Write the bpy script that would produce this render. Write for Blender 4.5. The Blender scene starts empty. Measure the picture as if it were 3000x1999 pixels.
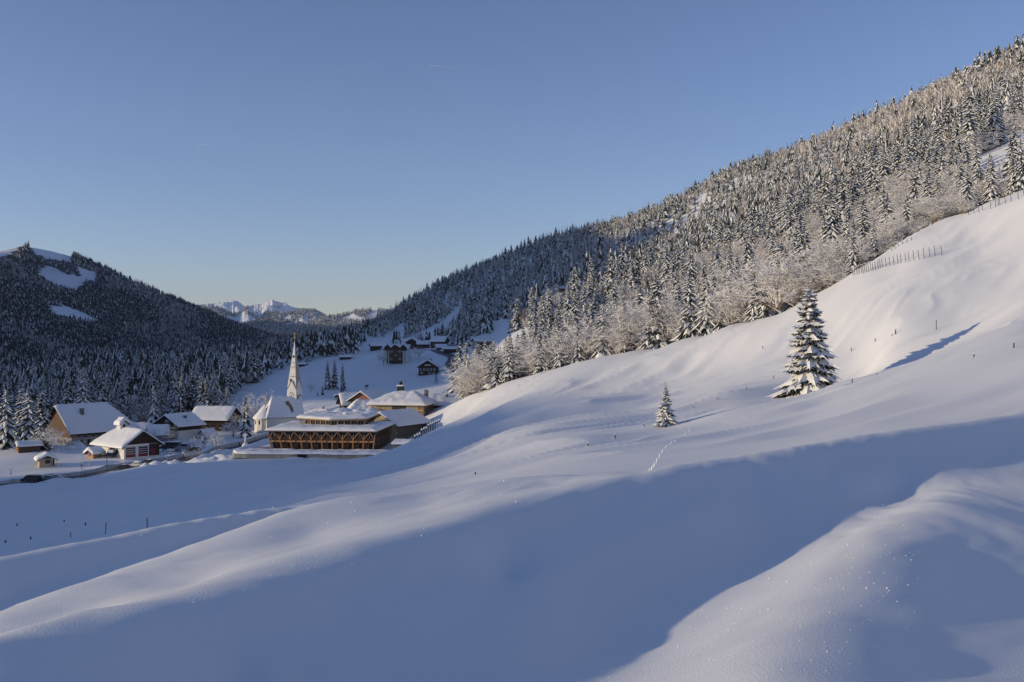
import bpy, math, random
import numpy as np
from mathutils import Vector, Matrix

R = math.radians
SC = bpy.context.scene
COL = SC.collection
F = 3000.0 * 35.0 / 36.0          # focal length in photo pixels (3000 px wide, 35 mm lens)
CX, CY = 1500.0, 999.5

# ------------------------------------------------------------------ camera
cam = bpy.data.cameras.new('camera'); cam.lens = 35; cam.sensor_width = 36
cam.clip_start = 0.1; cam.clip_end = 80000
cam_ob = bpy.data.objects.new('camera', cam); COL.objects.link(cam_ob)
cam_ob.location = (0, 0, 0); cam_ob.rotation_euler = (R(90), 0, 0)
SC.camera = cam_ob

# ------------------------------------------------------------------ sky, sun, exposure
SUN_EL = 9.5
SUN_AZ = 12.0      # light comes from the left (-X), this many degrees from behind the camera
to_sun = Vector((-math.cos(R(SUN_AZ)) * math.cos(R(SUN_EL)), -math.sin(R(SUN_AZ)) * math.cos(R(SUN_EL)), math.sin(R(SUN_EL))))
world = bpy.data.worlds.new('World'); SC.world = world; world.use_nodes = True
wn = world.node_tree.nodes; wl = world.node_tree.links
bg = wn['Background']
sky = wn.new('ShaderNodeTexSky'); sky.sky_type = 'NISHITA'; sky.sun_disc = False
sky.sun_elevation = R(SUN_EL); sky.sun_rotation = math.atan2(to_sun.x, to_sun.y)
sky.altitude = 1000; sky.air_density = 0.9; sky.dust_density = 0.2; sky.ozone_density = 2.2
wb = wn.new('ShaderNodeMix'); wb.data_type = 'RGBA'; wb.blend_type = 'MULTIPLY'; wb.inputs[0].default_value = 1.0
wb.inputs[7].default_value = (1.06, 0.93, 1.05, 1)          # the camera's cool white balance
wl.new(sky.outputs[0], wb.inputs[6]); wl.new(wb.outputs[2], bg.inputs[0]); bg.inputs[1].default_value = 0.15
sun = bpy.data.lights.new('sun', 'SUN'); sun.energy = 3.7; sun.angle = R(0.5); sun.color = (1.0, 0.81, 0.53)
sun_ob = bpy.data.objects.new('sun', sun); COL.objects.link(sun_ob)
sun_ob.rotation_euler = to_sun.to_track_quat('Z', 'Y').to_euler()
SC.view_settings.view_transform = 'Standard'; SC.view_settings.look = 'None'
SC.view_settings.gamma = 1; SC.view_settings.exposure = 0.0

# ------------------------------------------------------------------ materials
def mat(name, col, rough=0.7, var=0.0, scale=3.0, stretch=(1, 1, 1), bump=0.0, bscale=20.0, spec=0.3, col2=None, metal=0.0, bdist=0.02):
    m = bpy.data.materials.new(name); m.use_nodes = True
    n = m.node_tree.nodes; l = m.node_tree.links
    p = n['Principled BSDF']
    p.inputs['Roughness'].default_value = rough
    p.inputs['Specular IOR Level'].default_value = spec
    p.inputs['Metallic'].default_value = metal
    p.inputs['Base Color'].default_value = (*col, 1)
    if var > 0 or bump > 0:
        tc = n.new('ShaderNodeTexCoord'); mp = n.new('ShaderNodeMapping'); mp.inputs['Scale'].default_value = stretch
        l.new(tc.outputs['Object'], mp.inputs[0])
    if var > 0:
        t = n.new('ShaderNodeTexNoise'); t.inputs['Scale'].default_value = scale; t.inputs['Detail'].default_value = 6
        l.new(mp.outputs[0], t.inputs['Vector'])
        r = n.new('ShaderNodeValToRGB'); c2 = col2 or tuple(c * (1 - var) for c in col)
        r.color_ramp.elements[0].position = 0.3; r.color_ramp.elements[1].position = 0.7
        r.color_ramp.elements[0].color = (*c2, 1); r.color_ramp.elements[1].color = (*col, 1)
        l.new(t.outputs[0], r.inputs[0]); l.new(r.outputs[0], p.inputs['Base Color'])
    if bump > 0:
        t2 = n.new('ShaderNodeTexNoise'); t2.inputs['Scale'].default_value = bscale; t2.inputs['Detail'].default_value = 5
        l.new(mp.outputs[0], t2.inputs['Vector'])
        b = n.new('ShaderNodeBump'); b.inputs['Strength'].default_value = bump; b.inputs['Distance'].default_value = bdist
        l.new(t2.outputs[0], b.inputs['Height']); l.new(b.outputs[0], p.inputs['Normal'])
    return m

M = {}
M['snow'] = mat('snow', (0.86, 0.87, 0.89), 0.55, bump=0.7, bscale=70, bdist=0.006, spec=0.25)
M['roof_snow'] = mat('roof_snow', (0.88, 0.88, 0.89), 0.6, bump=0.6, bscale=2.2, bdist=0.08, spec=0.2)
M['tree_snow'] = mat('tree_snow', (0.86, 0.86, 0.86), 0.8, spec=0.1)
M['frost'] = mat('frost', (0.86, 0.84, 0.81), 0.8, spec=0.1)
M['needle'] = mat('needle', (0.050, 0.056, 0.036), 0.8, var=0.5, scale=1.2, spec=0.15)
M['bark'] = mat('bark', (0.075, 0.055, 0.042), 0.9, var=0.5, scale=4, stretch=(1, 1, .2), spec=0.1)
M['twig'] = mat('twig', (0.24, 0.18, 0.14), 0.9, spec=0.1)
M['dark_wood'] = mat('dark_wood', (0.060, 0.034, 0.022), 0.75, var=0.55, scale=2.0, stretch=(.3, .3, 6), bump=.4, bscale=8)
M['brown_wood'] = mat('brown_wood', (0.15, 0.085, 0.05), 0.75, var=0.5, scale=2.0, stretch=(.3, .3, 6), bump=.4, bscale=8)
M['orange_wood'] = mat('orange_wood', (0.56, 0.30, 0.14), 0.65, var=0.35, scale=3.0, stretch=(.5, 3, 3))
M['pale_wood'] = mat('pale_wood', (0.62, 0.47, 0.29), 0.7, var=0.35, scale=2.0, stretch=(4, 4, .3))
M['grey_wood'] = mat('grey_wood', (0.20, 0.16, 0.125), 0.8, var=0.4, scale=2.0, stretch=(4, 4, .3))
M['shingle'] = mat('shingle', (0.36, 0.23, 0.15), 0.8, var=0.5, scale=9.0)
M['plaster'] = mat('plaster', (0.80, 0.76, 0.66), 0.85, var=0.12, scale=0.8, bump=.3, bscale=6)
M['white_plaster'] = mat('white_plaster', (0.78, 0.77, 0.74), 0.85, var=0.12, scale=0.8)
M['grey_plaster'] = mat('grey_plaster', (0.42, 0.39, 0.35), 0.85, var=0.25, scale=0.6)
M['white_paint'] = mat('white_paint', (0.8, 0.8, 0.8), 0.5)
M['glass'] = mat('glass', (0.018, 0.021, 0.026), 0.12, spec=0.5)
M['curtain'] = mat('curtain', (0.62, 0.52, 0.36), 0.9, var=0.6, scale=4.0, stretch=(4, 4, .05))
M['concrete'] = mat('concrete', (0.36, 0.34, 0.31), 0.85, var=0.35, scale=0.7)
M['void'] = mat('void', (0.012, 0.010, 0.009), 0.9)  # near-black: the darkness inside openings and recesses put into the colour
M['red_paint'] = mat('red_paint', (0.20, 0.028, 0.03), 0.5)
M['brick_red'] = mat('brick_red', (0.30, 0.12, 0.075), 0.85, var=0.3, scale=2)
M['metal'] = mat('metal', (0.22, 0.22, 0.23), 0.45, metal=0.7)
M['dark_metal'] = mat('dark_metal', (0.035, 0.037, 0.04), 0.5, metal=0.3)
M['pale_metal'] = mat('pale_metal', (0.55, 0.55, 0.55), 0.4, metal=0.3)
M['asphalt'] = mat('asphalt', (0.06, 0.058, 0.058), 0.75, var=0.5, scale=0.25, col2=(0.16, 0.16, 0.17))
M['bank_snow'] = mat('bank_snow', (0.62, 0.60, 0.58), 0.7, var=0.35, scale=0.6, bump=.8, bscale=1.5, bdist=.25, spec=.15)
M['car_dark'] = mat('car_dark', (0.025, 0.027, 0.03), 0.3, spec=0.5)
M['car_grey'] = mat('car_grey', (0.28, 0.28, 0.29), 0.3, spec=0.5)
M['car_white'] = mat('car_white', (0.7, 0.7, 0.7), 0.3, spec=0.5)
M['rubber'] = mat('rubber', (0.02, 0.02, 0.02), 0.8)
M['stone'] = mat('stone', (0.22, 0.20, 0.19), 0.85, var=0.4, scale=1.0)
M['skin'] = mat('skin', (0.45, 0.28, 0.2), 0.6)
M['dark_cloth'] = mat('dark_cloth', (0.03, 0.03, 0.035), 0.9)
M['gold'] = mat('gold', (0.75, 0.52, 0.16), 0.3, metal=0.9)
M['spire_snow'] = mat('spire_snow', (0.84, 0.83, 0.80), 0.7, var=0.3, scale=1.6, bump=.6, bscale=3, bdist=.08)
M['spire_shingle'] = mat('spire_shingle', (0.62, 0.60, 0.58), 0.7, var=0.5, scale=1.4, col2=(.09, .07, .06))
M['ice'] = mat('ice', (0.97, 0.97, 0.98), 0.25, spec=0.5)

# ------------------------------------------------------------------ helpers: objects
def tag(o, label=None, cat=None, group=None, kind=None):
    if label: o['label'] = label
    if cat: o['category'] = cat
    if group: o['group'] = group
    if kind: o['kind'] = kind
    return o

def empty(name, loc, rz=0.0, label=None, cat=None, group=None):
    o = bpy.data.objects.new(name, None); COL.objects.link(o)
    o.location = loc; o.rotation_euler = (0, 0, rz); o.empty_display_size = 1
    return tag(o, label, cat, group)

def link_mesh(name, me, parent=None):
    o = bpy.data.objects.new(name, me); COL.objects.link(o)
    if parent is not None: o.parent = parent
    return o

def np_mesh(name, verts, faces, mats, midx=None, smooth=False):
    """verts (n,3) array; faces (m,k) array, k = 3 or 4."""
    verts = np.asarray(verts, np.float32); faces = np.asarray(faces, np.int32)
    me = bpy.data.meshes.new(name); k = faces.shape[1]
    me.vertices.add(len(verts)); me.vertices.foreach_set('co', verts.ravel())
    me.loops.add(faces.size); me.loops.foreach_set('vertex_index', faces.ravel())
    me.polygons.add(len(faces)); me.polygons.foreach_set('loop_start', np.arange(0, faces.size, k, dtype=np.int32))
    for m in mats: me.materials.append(m)
    if midx is not None: me.polygons.foreach_set('material_index', np.asarray(midx, np.int32))
    me.polygons.foreach_set('use_smooth', np.full(len(faces), smooth, dtype=bool))
    me.update(calc_edges=True); me.validate()
    return me

class MB:
    """collects faces of one mesh, several materials"""
    def __init__(s): s.v = []; s.f = []; s.m = []; s.mats = []
    def mi(s, m):
        if m not in s.mats: s.mats.append(m)
        return s.mats.index(m)
    def face(s, pts, m):
        b = len(s.v); s.v += [tuple(p) for p in pts]; s.f.append(list(range(b, b + len(pts)))); s.m.append(s.mi(m))
    def poly(s, verts, faces, m):
        b = len(s.v); s.v += [tuple(p) for p in verts]
        for f in faces: s.f.append([b + i for i in f]); s.m.append(s.mi(m))
    def box(s, x0, x1, y0, y1, z0, z1, m):
        v = [(x0, y0, z0), (x1, y0, z0), (x1, y1, z0), (x0, y1, z0), (x0, y0, z1), (x1, y0, z1), (x1, y1, z1), (x0, y1, z1)]
        s.poly(v, [(0, 3, 2, 1), (4, 5, 6, 7), (0, 1, 5, 4), (1, 2, 6, 5), (2, 3, 7, 6), (3, 0, 4, 7)], m)
    def bar(s, a, b, w, h, m, up=(0, 0, 1)):
        a = Vector(a); b = Vector(b); d = (b - a).normalized(); up = Vector(up)
        if abs(d.dot(up)) > 0.98: up = Vector((0, 1, 0))
        sx = d.cross(up).normalized() * (w / 2); sy = sx.cross(d).normalized() * (h / 2)
        v = [a - sx - sy, a + sx - sy, a + sx + sy, a - sx + sy, b - sx - sy, b + sx - sy, b + sx + sy, b - sx + sy]
        s.poly(v, [(0, 1, 2, 3), (7, 6, 5, 4), (0, 4, 5, 1), (1, 5, 6, 2), (2, 6, 7, 3), (3, 7, 4, 0)], m)
    def tube(s, pts, rads, m, n=6, cap=True):
        pts = [Vector(p) for p in pts]; rings = []
        for i, p in enumerate(pts):
            d = (pts[min(i + 1, len(pts) - 1)] - pts[max(i - 1, 0)]).normalized()
            a = Vector((1, 0, 0)) if abs(d.x) < 0.8 else Vector((0, 1, 0))
            u = d.cross(a).normalized(); w = d.cross(u)
            rings.append([p + (u * math.cos(2 * math.pi * k / n) + w * math.sin(2 * math.pi * k / n)) * rads[i] for k in range(n)])
        v = [q for r in rings for q in r]; f = []
        for i in range(len(pts) - 1):
            for k in range(n):
                f.append((i * n + k, i * n + (k + 1) % n, (i + 1) * n + (k + 1) % n, (i + 1) * n + k))
        if cap: f.append(tuple(range(n))); f.append(tuple((len(pts) - 1) * n + k for k in reversed(range(n))))
        s.poly(v, f, m)
    def build(s, name, parent=None, smooth=False):
        me = bpy.data.meshes.new(name); me.from_pydata(s.v, [], s.f)
        for m in s.mats: me.materials.append(m)
        me.polygons.foreach_set('material_index', s.m)
        if smooth: me.polygons.foreach_set('use_smooth', [True] * len(s.f))
        me.update()
        return link_mesh(name, me, parent)

# ------------------------------------------------------------------ noise
def _lat(ix, iy, seed):
    h = (ix.astype(np.int64) * 374761393 + iy.astype(np.int64) * 668265263 + seed * 1442695041) & 0x7fffffff
    h = (h ^ (h >> 13)) * 1274126177 & 0x7fffffff
    h = h ^ (h >> 16)
    return (h & 0xffff) / 65535.0 * 2 - 1

def noise2(x, y, seed=0):
    x0 = np.floor(x); y0 = np.floor(y); fx = x - x0; fy = y - y0
    fx = fx * fx * fx * (fx * (fx * 6 - 15) + 10); fy = fy * fy * fy * (fy * (fy * 6 - 15) + 10)
    a = _lat(x0, y0, seed); b = _lat(x0 + 1, y0, seed); c = _lat(x0, y0 + 1, seed); d = _lat(x0 + 1, y0 + 1, seed)
    return (a * (1 - fx) + b * fx) * (1 - fy) + (c * (1 - fx) + d * fx) * fy

def fbm(x, y, seed=0, oct=4, gain=0.5):
    s = 0; a = 1
    for i in range(oct):
        s = s + a * noise2(x * 2 ** i, y * 2 ** i, seed + i * 17); a *= gain
    return s

def pchip(xs, ys, x):
    return np.interp(x, xs, ys)

# ------------------------------------------------------------------ terrain: thin plate spline over (bearing, log distance)
def at(px, py, Y):
    return Vector(((px - CX) / F * Y, Y, (CY - py) / F * Y))

GP = []   # ground points seen in the photo, (px, py, distance)
def gp(*l): GP.extend(l)
# nearest drift ridge, the hollow right of it, the next ridge
def gline(l, n=3):
    l = np.array(l, float); t = np.linspace(0, len(l) - 1, (len(l) - 1) * n + 1)
    for i in t: gp(tuple(np.interp(i, np.arange(len(l)), l[:, k]) for k in range(3)))
RIDGE1 = [(-600, 2150, 4.1), (0, 1915, 5.0), (300, 1815, 5.8), (600, 1730, 6.6), (900, 1635, 7.8), (1200, 1555, 9.2), (1500, 1470, 11.2), (1700, 1420, 12.7), (1900, 1380, 14.2), (2100, 1354, 15.4), (2300, 1325, 16.8), (2450, 1299, 18.3), (2600, 1270, 20), (2850, 1238, 22.5), (3000, 1217, 24.5), (3400, 1188, 28)]
def smooth_line(l, n):
    """evenly spaced points on a smooth curve through a photo polyline, in world coordinates"""
    w_ = np.array([tuple(at(*q)) for q in l]); k = np.arange(len(w_)).astype(float)
    return crom(k, w_, np.linspace(0, len(w_) - 1, (len(w_) - 1) * n + 1))
def crom(xc, yc, x):
    """cubic interpolation of the columns yc(xc) at x"""
    d = np.gradient(yc, xc, axis=0); i = np.clip(np.searchsorted(xc, x) - 1, 0, len(xc) - 2)
    h = (xc[i + 1] - xc[i])[:, None]; t = ((x - xc[i])[:, None]) / h
    return (2 * t ** 3 - 3 * t ** 2 + 1) * yc[i] + (t ** 3 - 2 * t ** 2 + t) * h * d[i] + (-2 * t ** 3 + 3 * t ** 2) * yc[i + 1] + (t ** 3 - t ** 2) * h * d[i + 1]
R1W = smooth_line(RIDGE1, 8)
gline([(0, 2100, 4.6), (700, 1999, 5.5), (1000, 1800, 6.8), (1500, 1700, 8.8)], 1)
HOLLOW = [(1100, 2150, 5.2), (1500, 1950, 6.2), (1750, 1850, 7.5), (2000, 1750, 8.95), (2300, 1600, 11.9), (2620, 1440, 16.1)]
RIDGE2 = [(2100, 2250, 4.2), (2250, 1999, 5.2), (2350, 1850, 6.2), (2500, 1640, 8.5), (2600, 1560, 10.0), (2700, 1480, 13.0), (2760, 1440, 15.0)]
gp((3000, 1999, 5.62), (2700, 1950, 5.76), (3000, 1700, 8.55), (2850, 1700, 8.27), (3000, 1500, 12.65), (3000, 1420, 15.8), (3300, 1440, 15.3), (3500, 1700, 8.6), (3500, 2100, 5.1), (3400, 1500, 12.8))
gline([(-250, 1890, 6.4), (0, 1790, 7.6), (250, 1700, 9.3), (550, 1600, 11.7), (800, 1510, 14.6), (1050, 1455, 17.5)], 3)
gline([(-600, 1760, 7.2), (-300, 1695, 8.6), (0, 1637, 10.5), (220, 1590, 11.9), (450, 1550, 13.5), (680, 1510, 15.5), (900, 1477, 17.5), (1200, 1436, 19), (1500, 1404, 18.8), (1700, 1391, 17.8), (1880, 1381, 15.5)], 3)
TROUGH = np.array([(-4.55, 6.6, -2.06), (-4.6, 7.8, -2.18), (-4.75, 9.5, -2.42), (-4.6, 11.7, -2.58), (-4.3, 13.5, -2.74), (-3.95, 15.5, -2.87), (-3.3, 17.2, -2.93)])
# hidden drop behind the near crest
gp((0, 1672, 17), (0, 1680, 30), (450, 1580, 20), (450, 1610, 36), (900, 1500, 24), (900, 1520, 40), (1300, 1440, 42), (1600, 1404, 34), (1900, 1396, 20), (1900, 1400, 27), (2300, 1350, 21), (2300, 1348, 30), (2650, 1285, 25), (2650, 1280, 34), (3000, 1235, 30), (3000, 1226, 37), (-500, 1800, 30))
# middle slope
gp((0, 1640, 120), (0, 1570, 165), (0, 1500, 215), (0, 1440, 262), (450, 1560, 110), (450, 1480, 180), (450, 1410, 250), (450, 1368, 290))
gp((700, 1510, 95), (700, 1440, 170), (700, 1385, 245), (700, 1357, 285), (1000, 1460, 90), (1000, 1420, 150), (1000, 1380, 220), (1000, 1352, 288))
gp((1250, 1410, 90), (1250, 1360, 150), (1250, 1315, 225), (1250, 1280, 285), (1370, 1200, 325))
gp((1500, 1385, 62), (1500, 1330, 100), (1500, 1260, 160), (1500, 1200, 235), (1500, 1150, 290), (1380, 1160, 345))
gp((1720, 1362, 48), (1720, 1290, 95), (1720, 1215, 170), (1720, 1130, 250))
gp((1950, 1352, 42), (1950, 1300, 75), (1950, 1262, 110), (1950, 1252, 130), (1950, 1190, 180), (1950, 1095, 240))
gp((2130, 1318, 50), (2130, 1240, 95), (2130, 1213, 118), (2130, 1214, 132), (2130, 1160, 170), (2130, 1060, 225))
gp((2350, 1290, 48), (2350, 1235, 80), (2350, 1180, 128), (2350, 1184, 143), (2370, 1172, 160), (2350, 1090, 184), (2350, 990, 215))
gp((2600, 1250, 46), (2600, 1180, 75), (2600, 1096, 118), (2450, 1142, 126), (2450, 1152, 140), (2460, 1152, 152), (2460, 1146, 164), (2540, 1112, 122), (2540, 1122, 136), (2545, 1120, 152), (2550, 1092, 166), (2600, 1102, 134), (2600, 1100, 150), (2600, 1040, 163), (2600, 955, 180), (2600, 880, 198), (2600, 800, 222))
gp((2850, 1215, 46), (2850, 1120, 72), (2850, 1013, 112), (2850, 1000, 148), (2850, 927, 164), (2850, 850, 180), (2850, 790, 195), (2850, 700, 218))
gp((3000, 1180, 48), (3000, 1080, 72), (3000, 962, 108), (3000, 900, 150), (3000, 800, 178), (3000, 680, 205), (3300, 900, 120))
# village floor
gp((-300, 1415, 285), (0, 1424, 280), (250, 1398, 293), (460, 1362, 312), (640, 1328, 336), (760, 1295, 372), (135, 1364, 314), (-150, 1345, 330))
gp((350, 1334, 332), (90, 1310, 345), (270, 1300, 374), (540, 1282, 386), (810, 1248, 416), (650, 1230, 440), (400, 1240, 440), (0, 1235, 450), (-300, 1240, 450))
gp((944, 1326, 306), (1090, 1300, 330), (1190, 1290, 330), (1200, 1225, 372), (1290, 1180, 400), (1060, 1190, 410), (1150, 1250, 350))
# meadow and houses beyond
gp((900, 1180, 445), (1000, 1165, 480), (1000, 1110, 570), (860, 1076, 630), (1060, 1042, 720), (1170, 1058, 655), (1255, 1094, 600), (1330, 1090, 570), (1330, 1042, 690), (1300, 1150, 440), (1430, 1120, 480), (1420, 1035, 640), (1200, 1000, 800))
gp((700, 1140, 520), (700, 1105, 700), (300, 1150, 600), (0, 1150, 620), (300, 1110, 850), (700, 1090, 900), (0, 1110, 850), (-400, 1115, 800), (950, 1060, 800), (1060, 1035, 950), (900, 1050, 1200), (1060, 1022, 1500), (300, 1090, 1200), (700, 1060, 1600))
# forest hill on the right: ravine behind the slope's crest, then up to the ridge
CREST = np.array([(1345, 1168, 346), (1500, 1116, 330), (1720, 1058, 305), (1950, 1016, 288), (2130, 965, 265), (2350, 893, 242), (2600, 738, 240), (2850, 612, 238), (3000, 568, 235), (3300, 420, 235)], float)
RIDGE = np.array([(1170, 935, 2000), (1275, 905, 1900), (1402, 830, 1800), (1530, 772, 1700), (1657, 730, 1620), (1785, 685, 1550), (1912, 643, 1480), (2040, 600, 1420), (2167, 518, 1350), (2295, 475, 1300), (2422, 440, 1250), (2550, 390, 1200), (2677, 310, 1150), (2805, 242, 1100), (2932, 175, 1050), (3000, 153, 1020), (3300, 10, 950)], float)
GW = []   # the same in world coordinates (x, y, z)
for px in range(1480, 3301, 130):
    yc = np.interp(px, CREST[:, 0], CREST[:, 2]); pc = np.interp(px, CREST[:, 0], CREST[:, 1])
    zc = (CY - pc) / F * yc; dip = np.interp(px, [2300, 2600], [4, 1])
    yr = np.interp(px, RIDGE[:, 0], RIDGE[:, 2]); pr = np.interp(px, RIDGE[:, 0], RIDGE[:, 1]); zr = (CY - pr) / F * yr
    GW.append(((px - CX) / F * yc, yc, zc))
    for t in (0, 0.12, 0.3, 0.6)[:4 if px % 260 == 180 else 2]:
        y = yc + 26 + (yr - yc - 26) * t; GW.append(((px - CX) / F * y, y, zc - dip + (zr - zc + dip) * (t * (0.92 + 0.08 * t))))
for px, py, Y in RIDGE:
    z = (CY - py) / F * Y
    GW.append(((px - CX) / F * Y, Y, z)); GW.append(((px - CX) / F * (Y + 400), Y + 400, z - 110))
gp((1200, 975, 1100), (1300, 950, 1100), (1400, 960, 900), (1450, 985, 700), (1100, 985, 1500), (1090, 985, 1100))
# off the frame
GW += [tuple(np.interp(i, np.arange(7), TROUGH[:, k]) for k in range(3)) for i in np.linspace(0, 6, 19)] + [(-9, 8, -3.7), (-8, 5, -3.3), (-7.2, 11, -3.4), (-8, 14.5, -4.2), (-14, 10, -5), (-12, 18, -5.5), (-20, 5, -6.5), (-6, 2, -2.5), (-2, 1.5, -1.7), (3, 1.5, -1.7), (-40, 15, -7), (-60, 60, -15),
       (-100, 110, -27), (-200, 200, -38), (-220, 90, -32), (-300, 300, -41), (-450, 600, -38), (-420, 250, -42), (-500, 1000, -34), (-430, 1500, -33), (-300, 2200, -30), (-350, 100, -40),
       (12, 6, -1.9), (25, 12, -1.0), (45, 25, 1.5), (90, 60, 10), (160, 140, 34), (250, 180, 75), (420, 200, 150), (500, 100, 180), (60, 8, 3), (200, 30, 50), (-25, -3, -5), (25, -4, -.6), (-120, -15, -22), (150, -20, 30), (700, 800, 360), (900, 500, 420)]
# the lit face between the hollow and the ridge stays even, and both ridges keep their crest
for (h_, r_) in [((-3.9, 7.6, -2.06), (-1.55, 8.1, -1.715)), ((-3.98, 9.3, -2.23), (-.65, 9.9, -1.77)), ((-3.81, 11.7, -2.41), (.85, 12.5, -1.82)), ((-3.5, 14.6, -2.55), (3.6, 15.9, -1.87)), ((-4.0, 6.2, -1.95), (-2.1, 6.5, -1.64))]:
    for t in (.3, .6): GW.append(tuple(np.array(h_) * (1 - t) + np.array(r_) * t - np.array([0, 0, .05 * math.sin(t * math.pi)])))
def dense(l, n):
    l = np.array(l, float); i = np.linspace(0, len(l) - 1, (len(l) - 1) * n + 1); return [tuple(np.interp(j, np.arange(len(l)), l[:, k]) for k in range(3)) for j in i]
for w_ in smooth_line(RIDGE2, 5): GW.append(tuple(w_))
for w_ in smooth_line(HOLLOW, 6): GW.append((w_[0], w_[1], w_[2] - .03))
for i, w_ in enumerate(R1W):
    GW.append(tuple(w_)); t_ = R1W[min(i + 1, len(R1W) - 1)] - R1W[max(i - 1, 0)]; t_ = t_ / math.hypot(t_[0], t_[1]); nx_, ny_ = t_[1], -t_[0]
    nt_ = max(.45, nx_ * math.cos(R(SUN_AZ)) + ny_ * math.sin(R(SUN_AZ)))
    if i <= 112:
        for d_ in (.45, 1.25): GW.append((w_[0] + nx_ * d_, w_[1] + ny_ * d_, w_[2] - .180 * d_ / nt_ - .01))
        GW.append((w_[0] - nx_ * .4, w_[1] - ny_ * .4, w_[2] - .045))
for q in dense([(-300, 1695, 8.6), (0, 1637, 10.5), (220, 1590, 11.9), (450, 1550, 13.5), (680, 1510, 15.5), (900, 1477, 17.5), (1200, 1436, 19)], 3):
    w_ = at(*q); k_ = 1 if q[0] < 800 else .6
    GW.append((w_.x - .5, w_.y + .1, w_.z - .13 * k_)); GW.append((w_.x - 1.3, w_.y + .3, w_.z - .5 * k_))
pts = [tuple(at(*p)) for p in GP] + GW
pts = np.array(pts)
_, keep = np.unique(np.round(pts, 2), axis=0, return_index=True); pts = pts[np.sort(keep)]
def dom(x, y):
    r = np.hypot(x, y); th = np.arctan2(x, y)
    return th * 2.6, np.log(r), r
TPA, TPB, TPR = dom(pts[:, 0], pts[:, 1]); TPQ = pts[:, 2] / TPR
TPN = len(pts)
def U(d2): return d2 * np.log(d2 + 1e-12)
TPK = U((TPA[:, None] - TPA[None]) ** 2 + (TPB[:, None] - TPB[None]) ** 2) + np.eye(TPN) * 2e-4
TPP = np.stack([np.ones(TPN), TPA, TPB], 1)
TPM = np.zeros((TPN + 3, TPN + 3)); TPM[:TPN, :TPN] = TPK; TPM[:TPN, TPN:] = TPP; TPM[TPN:, :TPN] = TPP.T
TPW = np.linalg.solve(TPM, np.concatenate([TPQ, np.zeros(3)]))

def relief(x, y, r):
    """small wind-made relief: long soft streaks on the slopes, nothing close to the lens"""
    x, y = x + 5 * noise2(x / 31, y / 23, 61) + 1.5 * noise2(x / 9, y / 8, 62), y + 6 * noise2(x / 27, y / 33, 63) + 1.5 * noise2(x / 8, y / 9, 64)
    far = np.clip((r - 25) / 60, 0, 1); gone = np.clip((400 - r) / 120, 0, 1)
    u = x * 0.82 + y * 0.57; v = -x * 0.57 + y * 0.82
    z = 1.25 * far * gone * (0.9 * (.5 - np.abs(noise2(u / 55, v / 11, 31))) + 0.5 * (.5 - np.abs(noise2(u / 24, v / 5, 32))) + 0.4 * noise2(u / 60, v / 13, 3) + 0.32 * noise2(u / 26, v / 5.5, 5) + 0.10 * noise2(u / 11, v / 2.6, 8))
    near = np.clip((30 - r) / 15, 0, 1)
    z = z + near * (0.022 * noise2(u / 2.6, v / .6, 11) + 0.05 * noise2(u / 5.0, v / 2.0, 12) + .006 * noise2(u / .5, v / .12, 13) + .010 * noise2(u / 1.1, v / .3, 14))
    hill = np.clip((r - 420) / 150, 0, 1)
    z = z + hill * np.clip((r - 300) / 500, 0, 1) * 9 * fbm(x / 170, y / 170, 21, 3)
    return z

def ground(x, y):
    x = np.atleast_1d(np.asarray(x, float)); y = np.atleast_1d(np.asarray(y, float)); sh = x.shape
    x = x.ravel(); y = y.ravel(); out = np.empty(len(x))
    for i in range(0, len(x), 20000):
        a, b, r = dom(x[i:i + 20000], y[i:i + 20000])
        q = U((a[:, None] - TPA[None]) ** 2 + (b[:, None] - TPB[None]) ** 2) @ TPW[:TPN] + TPW[TPN] + TPW[TPN + 1] * a + TPW[TPN + 2] * b
        out[i:i + 20000] = q * r + relief(x[i:i + 20000], y[i:i + 20000], r)
    return out.reshape(sh)
def gz(x, y): return float(ground(x, y)[0])
def on(px, Y, dz=0.0):
    x = (px - CX) / F * Y
    return Vector((x, Y, gz(x, Y) + dz))
def proj(x, y, z):
    return CX + x / y * F, CY - z / y * F

def sheet(name, X, Y, Z, m, smooth=True):
    nr, nc = X.shape
    v = np.stack([X.ravel(), Y.ravel(), Z.ravel()], 1)
    i = np.arange(nr - 1)[:, None] * nc + np.arange(nc - 1)[None]
    f = np.stack([i, i + nc, i + nc + 1, i + 1], -1).reshape(-1, 4)[:, ::-1]
    return link_mesh(name, np_mesh(name, v, f, [m], smooth=smooth))

th = np.concatenate([np.arange(-1.75, -0.56, 0.025), np.arange(-0.56, 0.56, 0.0016), np.arange(0.56, 1.75, 0.025)])
lr = np.concatenate([np.arange(math.log(1.6), math.log(60), 0.011), np.arange(math.log(60), math.log(450), 0.0075), np.arange(math.log(450), math.log(2700), 0.014)])
TH, LR = np.meshgrid(th, lr); RR = np.exp(LR)
TX = RR * np.sin(TH); TY = RR * np.cos(TH)
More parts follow.
